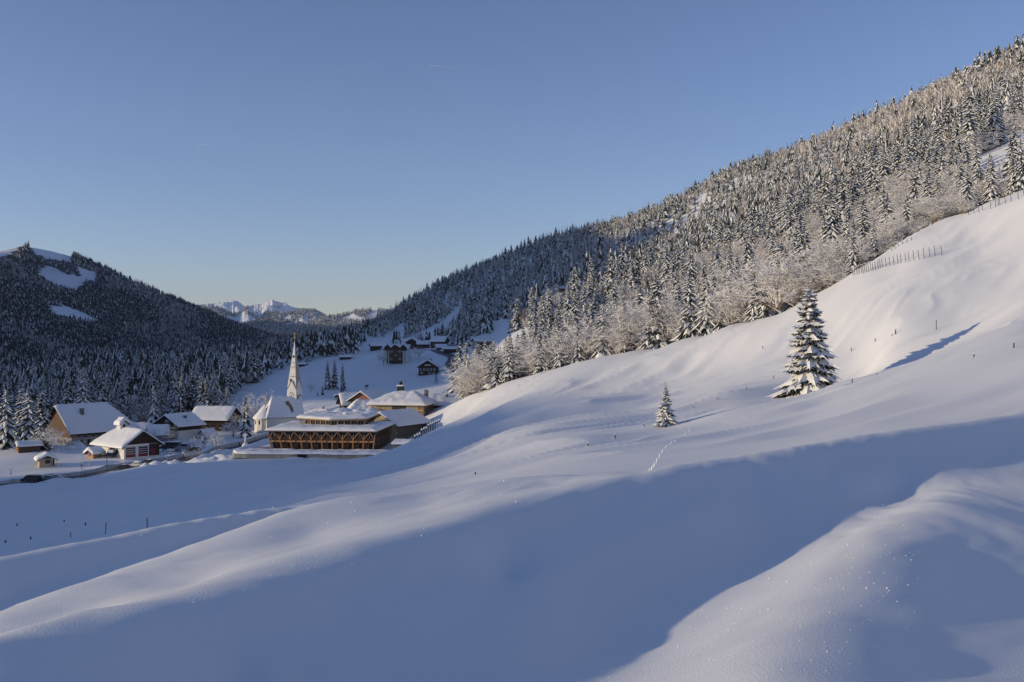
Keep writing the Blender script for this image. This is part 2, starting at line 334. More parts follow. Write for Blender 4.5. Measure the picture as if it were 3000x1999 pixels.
# evaluate the spline on every second row and column, then fill in
ct = th[::3]; cl = lr[::3]
if ct[-1] != th[-1]: ct = np.append(ct, th[-1])
if cl[-1] != lr[-1]: cl = np.append(cl, lr[-1])
CT, CL = np.meshgrid(ct, cl)
def spline_q(a, b):
    sh = a.shape; a = a.ravel() * 2.6; b = b.ravel(); o = np.empty(len(a))
    for i in range(0, len(a), 20000):
        o[i:i + 20000] = U((a[i:i + 20000, None] - TPA[None]) ** 2 + (b[i:i + 20000, None] - TPB[None]) ** 2) @ TPW[:TPN] + TPW[TPN] + TPW[TPN + 1] * a[i:i + 20000] + TPW[TPN + 2] * b[i:i + 20000]
    return o.reshape(sh)
Q = spline_q(CT, CL); Q = crom(cl, Q, lr); Q = crom(ct, Q.T.copy(), th).T
TZ = Q * RR + relief(TX, TY, RR)
tag(sheet('snow_ground', TX, TY, TZ, M['snow']), 'snow covered slopes and valley floor', kind='structure')
def hit(px, py, Y0, lo=.72, hi=1.38):
    """the ground point that shows at a photo pixel, near distance Y0"""
    Ys = np.linspace(Y0 * lo, Y0 * hi, 160); x = (px - CX) / F * Ys; d = ground(x, Ys) - (CY - py) / F * Ys
    s_ = np.where(np.sign(d[:-1]) != np.sign(d[1:]))[0]
    if len(s_) == 0:
        k = int(np.argmin(np.abs(d))); return Vector((x[k], Ys[k], gz(x[k], Ys[k])))
    k = s_[np.argmin(np.abs(Ys[s_] - Y0))]; t = d[k] / (d[k] - d[k + 1]); Y = Ys[k] + (Ys[k + 1] - Ys[k]) * t; xx = (px - CX) / F * Y
    return Vector((xx, Y, gz(xx, Y)))

# ------------------------------------------------------------------ hills
def forest_floor(name, a=(0.30, 0.30, 0.32), b=(0.035, 0.042, 0.04), scale=0.05, lo=.42, hi=.62):
    m = bpy.data.materials.new(name); m.use_nodes = True; n = m.node_tree.nodes; l = m.node_tree.links
    p = n['Principled BSDF']; p.inputs['Roughness'].default_value = 0.9; p.inputs['Specular IOR Level'].default_value = 0.1
    tc = n.new('ShaderNodeTexCoord'); t = n.new('ShaderNodeTexNoise'); t.inputs['Scale'].default_value = scale; t.inputs['Detail'].default_value = 8; t.inputs['Roughness'].default_value = .7
    l.new(tc.outputs['Object'], t.inputs['Vector']); r = n.new('ShaderNodeValToRGB')
    r.color_ramp.elements[0].position = lo; r.color_ramp.elements[1].position = hi
    r.color_ramp.elements[0].color = (*b, 1); r.color_ramp.elements[1].color = (*a, 1)
    l.new(t.outputs[0], r.inputs[0]); l.new(r.outputs[0], p.inputs['Base Color'])
    return m

def poly_in(px, py, poly):
    px = np.asarray(px, float); py = np.asarray(py, float); ins = np.zeros(px.shape, bool); n = len(poly)
    for i in range(n):
        x0, y0 = poly[i]; x1, y1 = poly[(i + 1) % n]
        c = ((y0 > py) != (y1 > py)) & (px < (x1 - x0) * (py - y0) / (y1 - y0 + 1e-9) + x0)
        ins ^= c
    return ins

# left mountain: its ridge runs away from us beyond the valley; nearer peaks, unseen outside the frame, are shaped to place its shadow
# points on the far slope, meadow and village where the edge of its shadow falls (photo pixel, distance)
EDGE = [(1170, 940, 1900), (1300, 900, 1800), (1430, 848, 1680), (1560, 806, 1540), (1700, 758, 1430), (1800, 718, 1370), (1900, 678, 1320), (1985, 652, 1270), (1985, 700, 1150), (1955, 740, 1000), (1850, 815, 800)]
EDGE = [(q[0], q[1], hit(*q, .6, 1.4).y) for q in EDGE]
CAST = []
for q in EDGE:
    w_ = at(*q); k_ = (w_.x + 1200) / math.cos(R(SUN_AZ))
    CAST.append((-1200, w_.y - k_ * math.sin(R(SUN_AZ)), w_.z + 5 + k_ * math.tan(R(SUN_EL))))
# the same for the near ground: (x, y, height of the shadow's edge)
for x_, y_, z_ in [(-70, q[0], q[1]) for q in [(480, -25), (450, -35), (427, -48), (390, -56), (340, -62), (313, -58), (299, -40), (285, -28), (265, -14), (240, -3), (200, 0), (180, 0), (150, -2.5), (130, -6), (110, -6.5), (85, -3), (60, -1), (0, -1), (-200, -1)]]:
    k_ = (x_ + 1200) / math.cos(R(SUN_AZ))
    CAST.append((-1200, y_ - k_ * math.sin(R(SUN_AZ)), z_ + k_ * math.tan(R(SUN_EL))))
CAST.append((-1200, -900, 150))
CAST.sort(key=lambda c: c[1])
LR_ = np.array([c for c in CAST if c[1] < 1780] + [(-1130, 1850, 205)] +
               [tuple(at(*q)) for q in [(-40, 748, 2010), (0, 737, 2040), (75, 722, 2060), (150, 735, 2120), (220, 755, 2200), (300, 820, 2320), (400, 890, 2500), (470, 912, 2600), (520, 935, 2700), (586, 955, 2850), (650, 974, 3000), (800, 996, 3400), (950, 998, 3800), (1090, 1002, 4200)]], float)
tl = np.concatenate([[0], np.cumsum(np.hypot(*np.diff(LR_[:, :2], axis=0).T))])
tt = np.linspace(0, tl[-1], 900)
RX, RY, RZ = (np.interp(tt, tl, LR_[:, k]) for k in range(3))
for arr in (RX,): arr[:] = np.convolve(np.pad(arr, 6, 'edge'), np.ones(13) / 13, 'valid')
vv = np.concatenate([np.linspace(0, 1, 60), 1 + np.linspace(0.04, 1, 20)])
HX = np.empty((len(vv), len(tt))); HY = HX.copy(); HZ = HX.copy()
wid = np.interp(RY, [-900, 900, 2000, 4400], [650, 620, 560, 420])
for i, v in enumerate(vv):
    if v <= 1:
        f = 1 - v; prof = v ** 1.25 * .55 + .45 * v
        HX[i] = RX + wid * f; HY[i] = RY - 120 * f * np.clip((RY - 900) / 500, 0, 1); HZ[i] = -36 + (RZ + 36) * prof
    else:
        f = v - 1; HX[i] = RX - 500 * f; HY[i] = RY + 60 * f; HZ[i] = RZ - 200 * f ** 1.3
bmp = fbm(HX / 140, HY / 140, 40, 4) * 16 * np.clip((RY - 1300) / 500, 0, 1)[None]
HZ += bmp * np.clip(np.minimum(vv, 2 - vv) * np.clip(np.abs(1 - vv) * 5, 0.05, 1), 0, 1)[:, None]
M['left_floor'] = forest_floor('wooded_shaded_snow', a=(.34, .34, .36), b=(.05, .05, .055), scale=.06)  # darker off the clearings: brush, plus tree shade put into the colour
def mark(o, polys, m2):
    me = o.data; me.materials.append(m2); c = np.empty(len(me.polygons) * 3, np.float32); me.polygons.foreach_get('center', c); c = c.reshape(-1, 3)
    y = np.maximum(c[:, 1], 1); px = CX + c[:, 0] / y * F; py = CY - c[:, 2] / y * F; k = np.ones(len(c), bool)
    for q in polys: k &= ~poly_in(px, py, q)
    me.polygons.foreach_set('material_index', k.astype(np.int32)); return o
mount = sheet('mountain', HX, HY, HZ, M['snow'])
tag(mount, 'mountain with wooded flank and snowy summit meadow', kind='structure')

CLEAR_LEFT = [[(85, 722), (205, 752), (215, 770), (130, 752), (100, 745)], [(-50, 735), (75, 715), (40, 740), (-50, 775)],
              [(88, 712), (150, 724), (215, 768), (165, 764), (130, 755)],
              [(110, 805), (132, 778), (160, 784), (196, 806), (232, 806), (222, 780), (284, 800), (280, 822), (250, 822), (224, 850), (165, 835)],
              [(140, 902), (185, 893), (225, 908), (296, 942), (250, 940), (165, 922)]]
mark(mount, CLEAR_LEFT, M['left_floor'])
CLEAR_RIGHT = [[(1150, 1020), (1200, 988), (1280, 952), (1352, 890), (1345, 925), (1300, 965), (1215, 1012)], [(1125, 990), (1185, 940), (1190, 975), (1150, 1010)],
               [(2825, 520), (2850, 468), (3030, 368), (3030, 450), (2900, 530), (2840, 560)], [(2032, 582), (2065, 566), (2070, 576), (2040, 588)]]

def far_hill(name, sil, Y, depth, zb, m, label, amp=0.0, freq=200, seed=1, n=260, jag=0.0, rows=40, ridged=False):
    s = np.array(sil, float); px = np.linspace(s[0, 0], s[-1, 0], n); py = np.interp(px, s[:, 0], s[:, 1])
    if jag: py = py + jag * fbm(px / 9.0, px * 0, seed, 4)
    v = np.concatenate([np.linspace(0, 1, rows), 1 + np.linspace(.1, 1, 10)]); X = np.empty((len(v), n)); YY = X.copy(); Z = X.copy()
    for i, t in enumerate(v):
        yr = Y + 0 * px; zr = (CY - py) / F * yr; x = (px - CX) / F * yr
        if t <= 1: X[i] = x * (1 - (1 - t) * depth / Y); YY[i] = yr - depth * (1 - t); Z[i] = zb + (zr - zb) * t
        else: X[i] = x; YY[i] = yr + depth * (t - 1); Z[i] = zr - (zr - zb) * (t - 1)
    k = np.clip(np.minimum(v, 2 - v) * np.clip(np.abs(1 - v) * 4, 0, 1), 0, 1)[:, None]
    rn = fbm(X / freq, YY / freq, seed, 5, .55)
    if ridged: rn = 1.2 - 2.2 * np.abs(fbm(X / freq, YY / freq, seed, 6, .5))
    Z += amp * rn * k
    return tag(sheet(name, X, YY, Z, m), label, kind='structure'), (X, YY, Z)

# high snowy range
def rock_snow():
    m = bpy.data.materials.new('alpine_rock_and_snow'); m.use_nodes = True; n = m.node_tree.nodes; l = m.node_tree.links
    p = n['Principled BSDF']; p.inputs['Roughness'].default_value = .8; p.inputs['Specular IOR Level'].default_value = .1
    tc = n.new('ShaderNodeTexCoord'); t = n.new('ShaderNodeTexNoise'); t.inputs['Scale'].default_value = .006; t.inputs['Detail'].default_value = 10; t.inputs['Roughness'].default_value = .7
    l.new(tc.outputs['Object'], t.inputs['Vector']); r = n.new('ShaderNodeValToRGB')
    r.color_ramp.elements[0].position = .34; r.color_ramp.elements[1].position = .44
    r.color_ramp.elements[0].color = (.25, .25, .27, 1); r.color_ramp.elements[1].color = (.85, .86, .88, 1)
    l.new(t.outputs[0], r.inputs[0]); l.new(r.outputs[0], p.inputs['Base Color'])
    return m
M['rock_snow'] = rock_snow()
M['far_wood'] = forest_floor('far_wooded_hill', a=(.55, .55, .57), b=(.12, .12, .13), scale=.03, lo=.4, hi=.62)
SIL_A = [(440, 905), (513, 888), (541, 886), (567, 896), (596, 893), (627, 888), (647, 885), (672, 888), (682, 876), (690, 884), (698, 883), (712, 897), (724, 903), (736, 897), (752, 888), (774, 891), (785, 886), (796, 877), (806, 883), (820, 886), (838, 889), (851, 897), (863, 904), (879, 913), (892, 908), (921, 915), (960, 935)]
far_hill('snow_mountains', SIL_A, 8600, 1000, 70, M['rock_snow'], 'high snowy mountain range on the skyline', amp=70, freq=520, seed=5, n=700, jag=2.5, rows=110, ridged=True)
SIL_B = [(400, 935), (520, 905), (560, 913), (583, 899), (605, 898), (640, 904), (666, 915), (685, 924), (704, 918), (715, 905), (728, 902), (742, 910), (757, 921), (777, 917), (819, 915), (831, 918), (870, 915), (885, 910), (905, 912), (921, 913), (935, 921), (960, 934), (1010, 944), (1080, 955)]
_, HB = far_hill('wooded_hills', SIL_B, 6000, 1200, -20, M['snow'], 'wooded hills beyond the valley below the snowy range', amp=60, freq=500, seed=9, n=300)
SIL_C = [(560, 985), (660, 965), (723, 950), (742, 942), (787, 939), (819, 941), (860, 944), (898, 955), (946, 957), (978, 963), (1042, 972), (1120, 985)]
_, HC = far_hill('dark_hill', SIL_C, 4700, 500, -60, M['snow'], 'low dark wooded hill closing the valley', amp=15, freq=200, seed=13, n=200)
SIL_D = [(900, 945), (956, 931), (985, 927), (1026, 921), (1042, 914), (1074, 911), (1106, 908), (1137, 913), (1169, 918), (1250, 930), (1400, 945)]
_, HD = far_hill('sunlit_hill', SIL_D, 5200, 900, -60, M['snow'], 'sunlit wooded hill with ski runs at the valley end', amp=25, freq=350, seed=17, n=200)
SIL_E = [(250, 800), (300, 792), (345, 806), (400, 842), (440, 862), (475, 882), (540, 912)]
far_hill('snow_ridge', SIL_E, 4200, 900, 0, M['rock_snow'], 'bright snow ridge behind the dark wooded mountain', amp=20, freq=200, seed=23, n=120)
# unseen mountain outside the frame, added to keep the far valley in shade
s = np.linspace(0, 1, 60); v = np.linspace(-1, 1, 30)
XX = -2800 + 900 * v[:, None] + 0 * s[None]; YY_ = 2800 + 2400 * s[None] + 0 * v[:, None]
ZZ = (np.interp(s, [0, .3, .42, .6, 1], [150, 330, 350, 330, 100]))[None] * (1 - np.abs(v[:, None])) - 40 + 0 * YY_
tag(sheet('shadow_mountain', XX, YY_, ZZ, M['snow']), kind='structure')
g = 40000
tag(sheet('valley_plain', np.array([[-g, g], [-g, g]], float), np.array([[900, 900], [40000, 40000]], float), np.array([[-64, -64], [-64, -64]], float), M['snow']), 'snowy valley plain', kind='structure')

# ------------------------------------------------------------------ trees: shapes
class TB:
    def __init__(s): s.v = []; s.f = []; s.m = []
    def tri(s, a, b, c, m): n = len(s.v); s.v += [a, b, c]; s.f.append((n, n + 1, n + 2)); s.m.append(m)
    def quad(s, a, b, c, d, m): s.tri(a, b, c, m); s.tri(a, c, d, m)
    def arr(s): return np.array(s.v, np.float32), np.array(s.f, np.int32), np.array(s.m, np.int32)

def spruce_crown(H, Rb, seed, whorls, nbr, seg, snow=0.8, side=False, zmin=0.05, ragged=0.25, droop=1.0, wide=1.0, cover=(.65, 1.0)):
    """materials 0 needle, 1 snow"""
    rg = random.Random(seed); t = TB()
    total = int(whorls * nbr * .72)
    for i in range(total):
        for k in (0,):
            q = (i + rg.uniform(-.5, .5)) / total
            z0 = H * (zmin + (0.97 - zmin) * max(0, q) ** 1.08); s = z0 / H
            L0 = Rb * (1.06 - s) ** 0.85 * (1 if s > .12 else .85) + 0.01 * H
            az = i * 2.39996 + rg.uniform(-.5, .5)
            L = L0 * rg.uniform(1 - ragged * 1.4, 1 + ragged)
            zb = z0
            st = -0.10 - 1.25 * droop * (1 - s) ** .6 + rg.uniform(-.18, .18)      # starts drooping low on the tree, rising near the tip
            ca, sa = math.cos(az), math.sin(az)
            def P(u, w, dz, L=L, st=st, zb=zb, ca=ca, sa=sa):
                r = L * u; z = max(.004 * H, zb + L * (st * u - 0.22 * u * u + 0.22 * u ** 3) + dz)
                return (r * ca - w * sa, r * sa + w * ca, z)
            wb = L * wide * (0.25 if not side else 0.24) * rg.uniform(.8, 1.2)
            us = [j / seg for j in range(seg + 1)]
            sh = [0.22 + 0.9 * math.sin(math.pi * min(1, u * 0.95 + .12)) ** .8 if u < 1 else 0.1 for u in us]
            hw = [(wb * sh[j] * rg.uniform(.65, 1.15), wb * sh[j] * rg.uniform(.65, 1.15)) for j in range(seg + 1)]
            for j in range(seg):
                u0, u1 = us[j], us[j + 1]
                for d in (0, 1):
                    sg = 1 if d else -1
                    w0, w1 = hw[j][d], hw[j + 1][d]
                    t.quad(P(u0, 0, 0), P(u1, 0, 0), P(u1, sg * w1, -w1 * .55), P(u0, sg * w0, -w0 * .55), 0)
                    # hanging twigs
                    if not side or rg.random() < .45: t.tri(P(u0, sg * w0 * .9, -w0 * .5), P(u1, sg * w1 * .9, -w1 * .5), P((u0 + u1) / 2, sg * (w0 + w1) * .46, -(w0 + w1) * .55), 0)
                    if side and w0 > 0.05 * L0:
                        um = (u0 + u1) / 2; ext = (w0 + w1) * .5 * rg.uniform(1.15, 1.6)
                        t.tri(P(u0, sg * w0 * .6, -w0 * .3), P(u1, sg * w1 * .6, -w1 * .3), P(um + .12, sg * ext, -ext * .6), 0)
                        if rg.random() < snow * .95: t.tri(P(u0, sg * w0 * .3, -w0 * .1 + .02 * L), P(u1, sg * w1 * .3, -w1 * .1 + .02 * L), P(um + .1, sg * ext * .85, -ext * .45 + .03 * L), 1)
                if rg.random() < snow:
                    th_ = (0.030 + .02 * rg.random()) * L + 0.004 * H
                    c = rg.uniform(*cover)
                    for sg, d in ((-1, 0), (1, 1)):
                        w0, w1 = hw[j][d] * c, hw[j + 1][d] * c
                        e = 1.3 if j == seg - 1 else 1.0
                        t.quad(P(u0, 0, th_ * 1.5), P(u1 * e if e > 1 else u1, 0, th_ * (1.5 if e == 1 else .4)), P(u1, sg * w1, -w1 * .5 + th_ * .6), P(u0, sg * w0, -w0 * .5 + th_ * .6), 1)
    # leader
    t.tri((-.012 * H, 0, .93 * H), (.012 * H, 0, .93 * H), (0, 0, H), 0); t.tri((0, -.012 * H, .93 * H), (0, .012 * H, .93 * H), (0, 0, H), 0)
    t.tri((-.014 * H, -.01 * H, .90 * H), (.012 * H, -.012 * H, .90 * H), (0, -.004 * H, .97 * H), 1)
    return t.arr()

def spruce_low(seed, tiers, spikes, snow, Rb=.2):
    """unit-height far tree, materials 0 needle 1 snow 2 bark"""
    rg = random.Random(seed); t = TB()
    for i in range(tiers):
        q = i / tiers; zt = 0.16 + .84 * (i + 1.25) / tiers; zt = min(1.0, zt)
        z0 = 0.06 + .90 * q; r = Rb * (1 - q) ** .9 + .015
        a0 = rg.uniform(0, 6.28)
        pts_ = []
        for k in range(spikes * 2):
            a = a0 + 3.1416 * k / spikes + rg.uniform(-.15, .15)
            rr = r * (rg.uniform(.8, 1.2) if k % 2 == 0 else rg.uniform(.4, .6)); dz = -rg.uniform(.0, .03) if k % 2 == 0 else rg.uniform(.03, .07)
            pts_.append((rr * math.cos(a), rr * math.sin(a), z0 + dz))
        for k in range(spikes * 2):
            t.tri((0, 0, zt), pts_[k], pts_[(k + 1) % (spikes * 2)], 1 if rg.random() < snow else 0)
    return t.arr()

def bare_tree(seed, nl, lv2, lv3, lv4, H=1.0, spread=.42, thick=1.0, snow_bias=0.0, trunk=.16):
    """branching crown of 3-sided twigs, unit height; materials 0 twig, 1 frost"""
    rg = random.Random(seed); t = TB()
    def seg(a, b, r0, r1):
        d = (b - a)
        if d.length < 1e-6: return
        d.normalize(); ax = Vector((0, 0, 1)) if abs(d.z) < .9 else Vector((1, 0, 0))
        u = d.cross(ax).normalized(); w = u.cross(d).normalized()
        # one edge up: two upper faces carry snow, the lower face is bark
        dirs = [u * .87 - w * .5, w, -u * .87 - w * .5]
        if w.z < 0: dirs = [u * .87 + w * .5, -w, -u * .87 + w * .5]
        A = [tuple(a + x * r0) for x in dirs]; B = [tuple(b + x * r1) for x in dirs]
        up = 1 if rg.random() < .9 + snow_bias else 0
        t.quad(A[0], A[1], B[1], B[0], up if r0 < .0075 * thick else 0); t.quad(A[1], A[2], B[2], B[1], up); t.quad(A[2], A[0], B[0], B[2], 1 if (rg.random() < .7 + snow_bias and r0 < .006 * thick) else 0)
    def grow(p, d, L, r, lv):
        k = (nl, lv2, lv3, lv4, 0)[lv] if lv < 4 else 0
        e = p + d * L * .5 + Vector((rg.uniform(-1, 1), rg.uniform(-1, 1), rg.uniform(-.6, .6))) * L * .06
        e2 = e + (d + Vector((0, 0, -.10 if lv >= 3 else .12))).normalized() * L * .5
        seg(p, e, r, r * .75); seg(e, e2, r * .75, r * .4)
        for i in range(k):
            f = rg.uniform(.25, 1.0); q = p.lerp(e, f * 2) if f < .5 else e.lerp(e2, f * 2 - 1)
            x = Vector((rg.gauss(0, 1), rg.gauss(0, 1), rg.gauss(.0, .5))).normalized()
            nd = (d * .7 + x * 1.0).normalized()
            if nd.z < -.25: nd.z *= -.3; nd.normalize()
            grow(q, nd, L * rg.uniform(.42, .66), max(r * .5, .0022 * thick), lv + 1)
    base = Vector((0, 0, 0)); top = Vector((rg.uniform(-.02, .02), rg.uniform(-.02, .02), trunk))
    seg(base, top, .016 * thick, .013 * thick)
    for i in range(nl):
        a = 6.283 * i / nl + rg.uniform(-.4, .4); el = rg.uniform(.35, 1.45)
        d = Vector((math.cos(a) * math.cos(el), math.sin(a) * math.cos(el), math.sin(el)))
        grow(top * rg.uniform(.6, 1.0), d, spread * rg.uniform(.8, 1.15) * (1 + .35 * math.sin(el)), .008 * thick, 1)
    v, f, m = t.arr()
    v[:, 2] *= 1.0 / max(v[:, 2].max(), 1e-3)
    return v, f, m
# ------------------------------------------------------------------ trees: placing
TM = [M['needle'], M['tree_snow'], M['bark']]
BM = [M['twig'], M['frost']]
near_spruce = [np_mesh('crown', *spruce_crown(1.0, rb, sd, wh, nb, 4, sn)[:2], TM[:2], spruce_crown(1.0, rb, sd, wh, nb, 4, sn)[2]) for sd, rb, wh, nb, sn in
               [(1, .20, 14, 11, .88), (2, .175, 15, 11, .8), (3, .22, 13, 11, .92), (4, .19, 15, 11, .84), (5, .165, 16, 10, .9), (6, .21, 14, 11, .76)]]
dark_spruce = [np_mesh('crown', *spruce_crown(1.0, rb, sd, wh, nb, 4, sn)[:2], TM[:2], spruce_crown(1.0, rb, sd, wh, nb, 4, sn)[2]) for sd, rb, wh, nb, sn in
               [(11, .17, 16, 11, .48), (12, .19, 16, 11, .55), (13, .155, 17, 11, .42)]]
def trunk_mesh(n=7):
    b = MB(); b.tube([(0, 0, -.03), (0, 0, .35), (0, 0, .95)], [.017, .012, .002], M['bark'], n)
    o = b.build('trunk'); me = o.data; bpy.data.objects.remove(o); return me
TRUNK = trunk_mesh()
rnd = random.Random(7)

def spruce(p, H, wide=1.0, label='', group=None, mesh=None, name='spruce_tree', cat='spruce tree', parts=True):
    me = mesh or rnd.choice(near_spruce)
    if not parts:
        o = link_mesh(name, me); o.location = p; o.scale = (H * wide, H * wide, H); o.rotation_euler = (0, 0, rnd.uniform(0, 6.28))
        return tag(o, label, cat, group)
    e = empty(name, p, rnd.uniform(0, 6.28), label, cat, group); e.scale = (H * wide, H * wide, H)
    link_mesh('crown', me, e); link_mesh('trunk', TRUNK, e)
    return e

bare_near = []
for sd, a in [(21, (7, 6, 6, 5)), (22, (8, 6, 6, 4)), (23, (7, 6, 5, 5)), (24, (9, 6, 5, 4))]:
    v, f, m = bare_tree(sd, *a, thick=1.15, trunk=.07); bare_near.append(np_mesh('crown', v, f, BM, m))
bare_dark = []
for sd in (31, 32):
    v, f, m = bare_tree(sd, 6, 6, 5, 4, thick=1.1, snow_bias=-.45, trunk=.2); bare_dark.append(np_mesh('crown', v, f, BM, m))
BTRUNK = None
def bare(p, H, wide=1.0, label='', group=None, mesh=None, name='bare_tree', cat='bare tree', parts=False):
    me = mesh or rnd.choice(bare_near)
    if not parts:
        o = link_mesh(name, me); o.location = p; o.scale = (H * wide, H * wide, H); o.rotation_euler = (0, 0, rnd.uniform(0, 6.28))
        return tag(o, label, cat, group)
    e = empty(name, p, rnd.uniform(0, 6.28), label, cat, group); e.scale = (H * wide, H * wide, H)
    link_mesh('crown', me, e)
    b = MB(); b.tube([(0, 0, -.03), (0, 0, .1), (0, 0, .3)], [.022, .017, .008], M['bark'], 6); b.build('trunk', e)
    return e

# the tall spruce on the slope
p = hit(2372, 1172, 160, .9, 1.1); topz = (CY - 838) / F * p.y
Hh = topz - p.z
e = empty('spruce_tree', p, 0.6, 'tall lone spruce heavy with snow on the open slope behind the drift crest', 'spruce tree')
v, f, m = spruce_crown(Hh, Hh * .25, 77, 30, 16, 6, .92, side=True, zmin=.02, ragged=.3, droop=.62, wide=1.3, cover=(.8, 1.1))
link_mesh('crown', np_mesh('crown', v, f, TM[:2], m), e)
b = MB(); b.tube([(0, 0, -.6), (0, 0, Hh * .4), (0, 0, Hh * .97)], [.34, .22, .02], M['bark'], 9); b.build('trunk', e)
HERO = (p.copy(), Hh)
# the small one below it, with two bare shoots at the top
p = hit(1950, 1255, 130, .85, 1.2); topz = (CY - 1132) / F * p.y; Hs = topz - p.z
e = empty('spruce_tree', p, 0, 'small young snow-covered spruce with two bare shoots on top, alone on the slope', 'spruce tree')
v, f, m = spruce_crown(Hs, Hs * .30, 78, 18, 13, 5, .84, side=True, zmin=.03, ragged=.3, droop=.55, wide=1.2, cover=(.75, 1.05))
link_mesh('crown', np_mesh('crown', v, f, TM[:2], m), e)
b = MB(); b.tube([(0, 0, -.3), (0, 0, Hs * .97)], [.11, .015], M['bark'], 7); b.build('trunk', e)
for dx in (-.07, .07):
    b = MB(); b.tube([(dx, 0, Hs * .90), (dx * 1.4, 0, Hs * 1.125)], [.028, .016], M['twig'], 5); b.build('shoot', e)

# trees one can name: (px, py base, py top, distance, width, label, group, dark)
NAMED = [
    (18, 1312, 1135, 345, 1.15, 'sunlit snowy spruce standing apart at the frame edge by the wood shelter', 0),
    (62, 1296, 1132, 352, 1.1, 'sunlit spruce half hidden behind the broad one beside the wood shelter', 0),
    (84, 1308, 1137, 344, 1.3, 'broadest snow-laden spruce, directly behind the wood shelter roof', 0),
    (122, 1306, 1139, 341, 1.1, 'darker spruce with snow ribs touching the big hipped farmhouse roof', 1),
    (157, 1250, 1206, 420, 1.2, 'short sunlit spruce peeking over the left end of the farmhouse ridge', 0),
    (197, 1225, 1088, 440, 1.15, 'dark tall spruce behind the farmhouse, left of the sunlit-topped one', 1),
    (243, 1225, 1072, 436, 1.2, 'tallest spruce behind the farmhouse, its tip white in the sun', 0),
    (296, 1220, 1092, 445, 1.15, 'dark spruce rising behind the right end of the farmhouse roof', 1),
    (357, 1222, 1105, 450, 1.05, 'dark spruce between the farmhouse and the chalet', 1),
    (665, 1215, 1128, 440, 1.1, 'sunlit spruce behind the dark timber house with the long roof', 0),
    (719, 1268, 1152, 392, 1.1, 'frosted spruce in the village between the timber house and the church', 0),
    (783, 1215, 1147, 432, .95, 'slim white spruce at the forest edge beside the church', 0),
    (960, 1152, 1055, 520, 1.15, 'tall dark spruce in the meadow, left one of the touching pair', 1),
    (980, 1143, 1052, 526, 1.1, 'tall dark spruce in the meadow, right one of the touching pair', 1),
    (1004, 1146, 1062, 518, .8, 'slender dark spruce standing just right of the pair in the meadow', 1),
    (945, 1166, 1130, 490, 1.3, 'small dark spruce at the foot of the meadow pair', 1),
    (930, 1172, 1146, 485, 1.3, 'little spruce bush beside the thin bare meadow tree', 1),
]
for px, pb, pt, Y, w, lab, dk in NAMED:
    p = on(px, Y); H = (CY - pt) / F * Y - p.z
    spruce(p, H, w, lab, 'spruces in the village and meadow', rnd.choice(dark_spruce) if dk else rnd.choice(near_spruce))

NAMED_BARE = [
    (142, 1308, 1246, 338, 1.3, 'spreading frosted bare tree in front of the farmhouse gable', 0),
    (180, 1305, 1270, 350, 1.2, 'dark bare tree against the farmhouse wall', 1),
    (212, 1302, 1272, 352, 1.2, 'dark bare tree under the farmhouse eave', 1),
    (501, 1292, 1238, 368, 1.0, 'bare tree in front of the white chalet wall', 1),
    (568, 1300, 1264, 352, 1.1, 'small frosted bare tree beside the parked car', 0),
    (634, 1302, 1256, 350, 1.0, 'round-crowned rosy frosted tree inside a wooden guard by the road', 0),
    (600, 1297, 1260, 356, .8, 'thin bare tree beside the white advertising column', 1),
    (750, 1238, 1136, 425, 1.1, 'big frosted bare tree between the spruces at the church', 0),
    (684, 1268, 1205, 392, 1.0, 'frosted bare tree by the dark timber house', 0),
    (549, 1360, 1312, 314, .95, 'leafless roadside tree beside the red post', 1),
    (578, 1352, 1308, 318, .95, 'leafless roadside tree, farther from the red post', 1),
    (440, 1288, 1252, 372, 1.2, 'dark bare shrub tree in front of the little snow-roofed house', 1),
    (910, 1168, 1118, 500, .75, 'thin leafless tree alone in the snowy meadow', 1),
    (1062, 1212, 1168, 372, 1.2, 'rosy leafless bush tree left of the hotel roofs', 1),
    (1123, 1068, 1022, 640, 1.1, 'dark leafless tree at the left wall of the apartment block', 1),
    (1228, 1056, 1012, 660, 1.6, 'wide leafless tree right of the apartment block', 1),
]
for px, pb, pt, Y, w, lab, dk in NAMED_BARE:
    p = on(px, Y); H = (CY - pt) / F * Y - p.z
    bare(p, H, w, lab, 'bare trees in the village', rnd.choice(bare_dark if dk else bare_near), parts=True)

rs = np.random.RandomState(3)
def grid_pts(x0, x1, y0, y1, s):
    gx, gy = np.meshgrid(np.arange(x0, x1, s), np.arange(y0, y1, s))
    gx = gx + rs.uniform(-.45, .45, gx.shape) * s; gy = gy + rs.uniform(-.45, .45, gy.shape) * s
    return gx.ravel(), gy.ravel()

T = []    # x, y, z, H, wide, type (0 spruce, 1 bare), zone
def add(x, y, H, w, ty, zone, z=None):
    z = ground(x, y) if z is None else z
    T.append(np.stack([x, y, z, H, w, ty, np.full(len(x), zone)], 1))

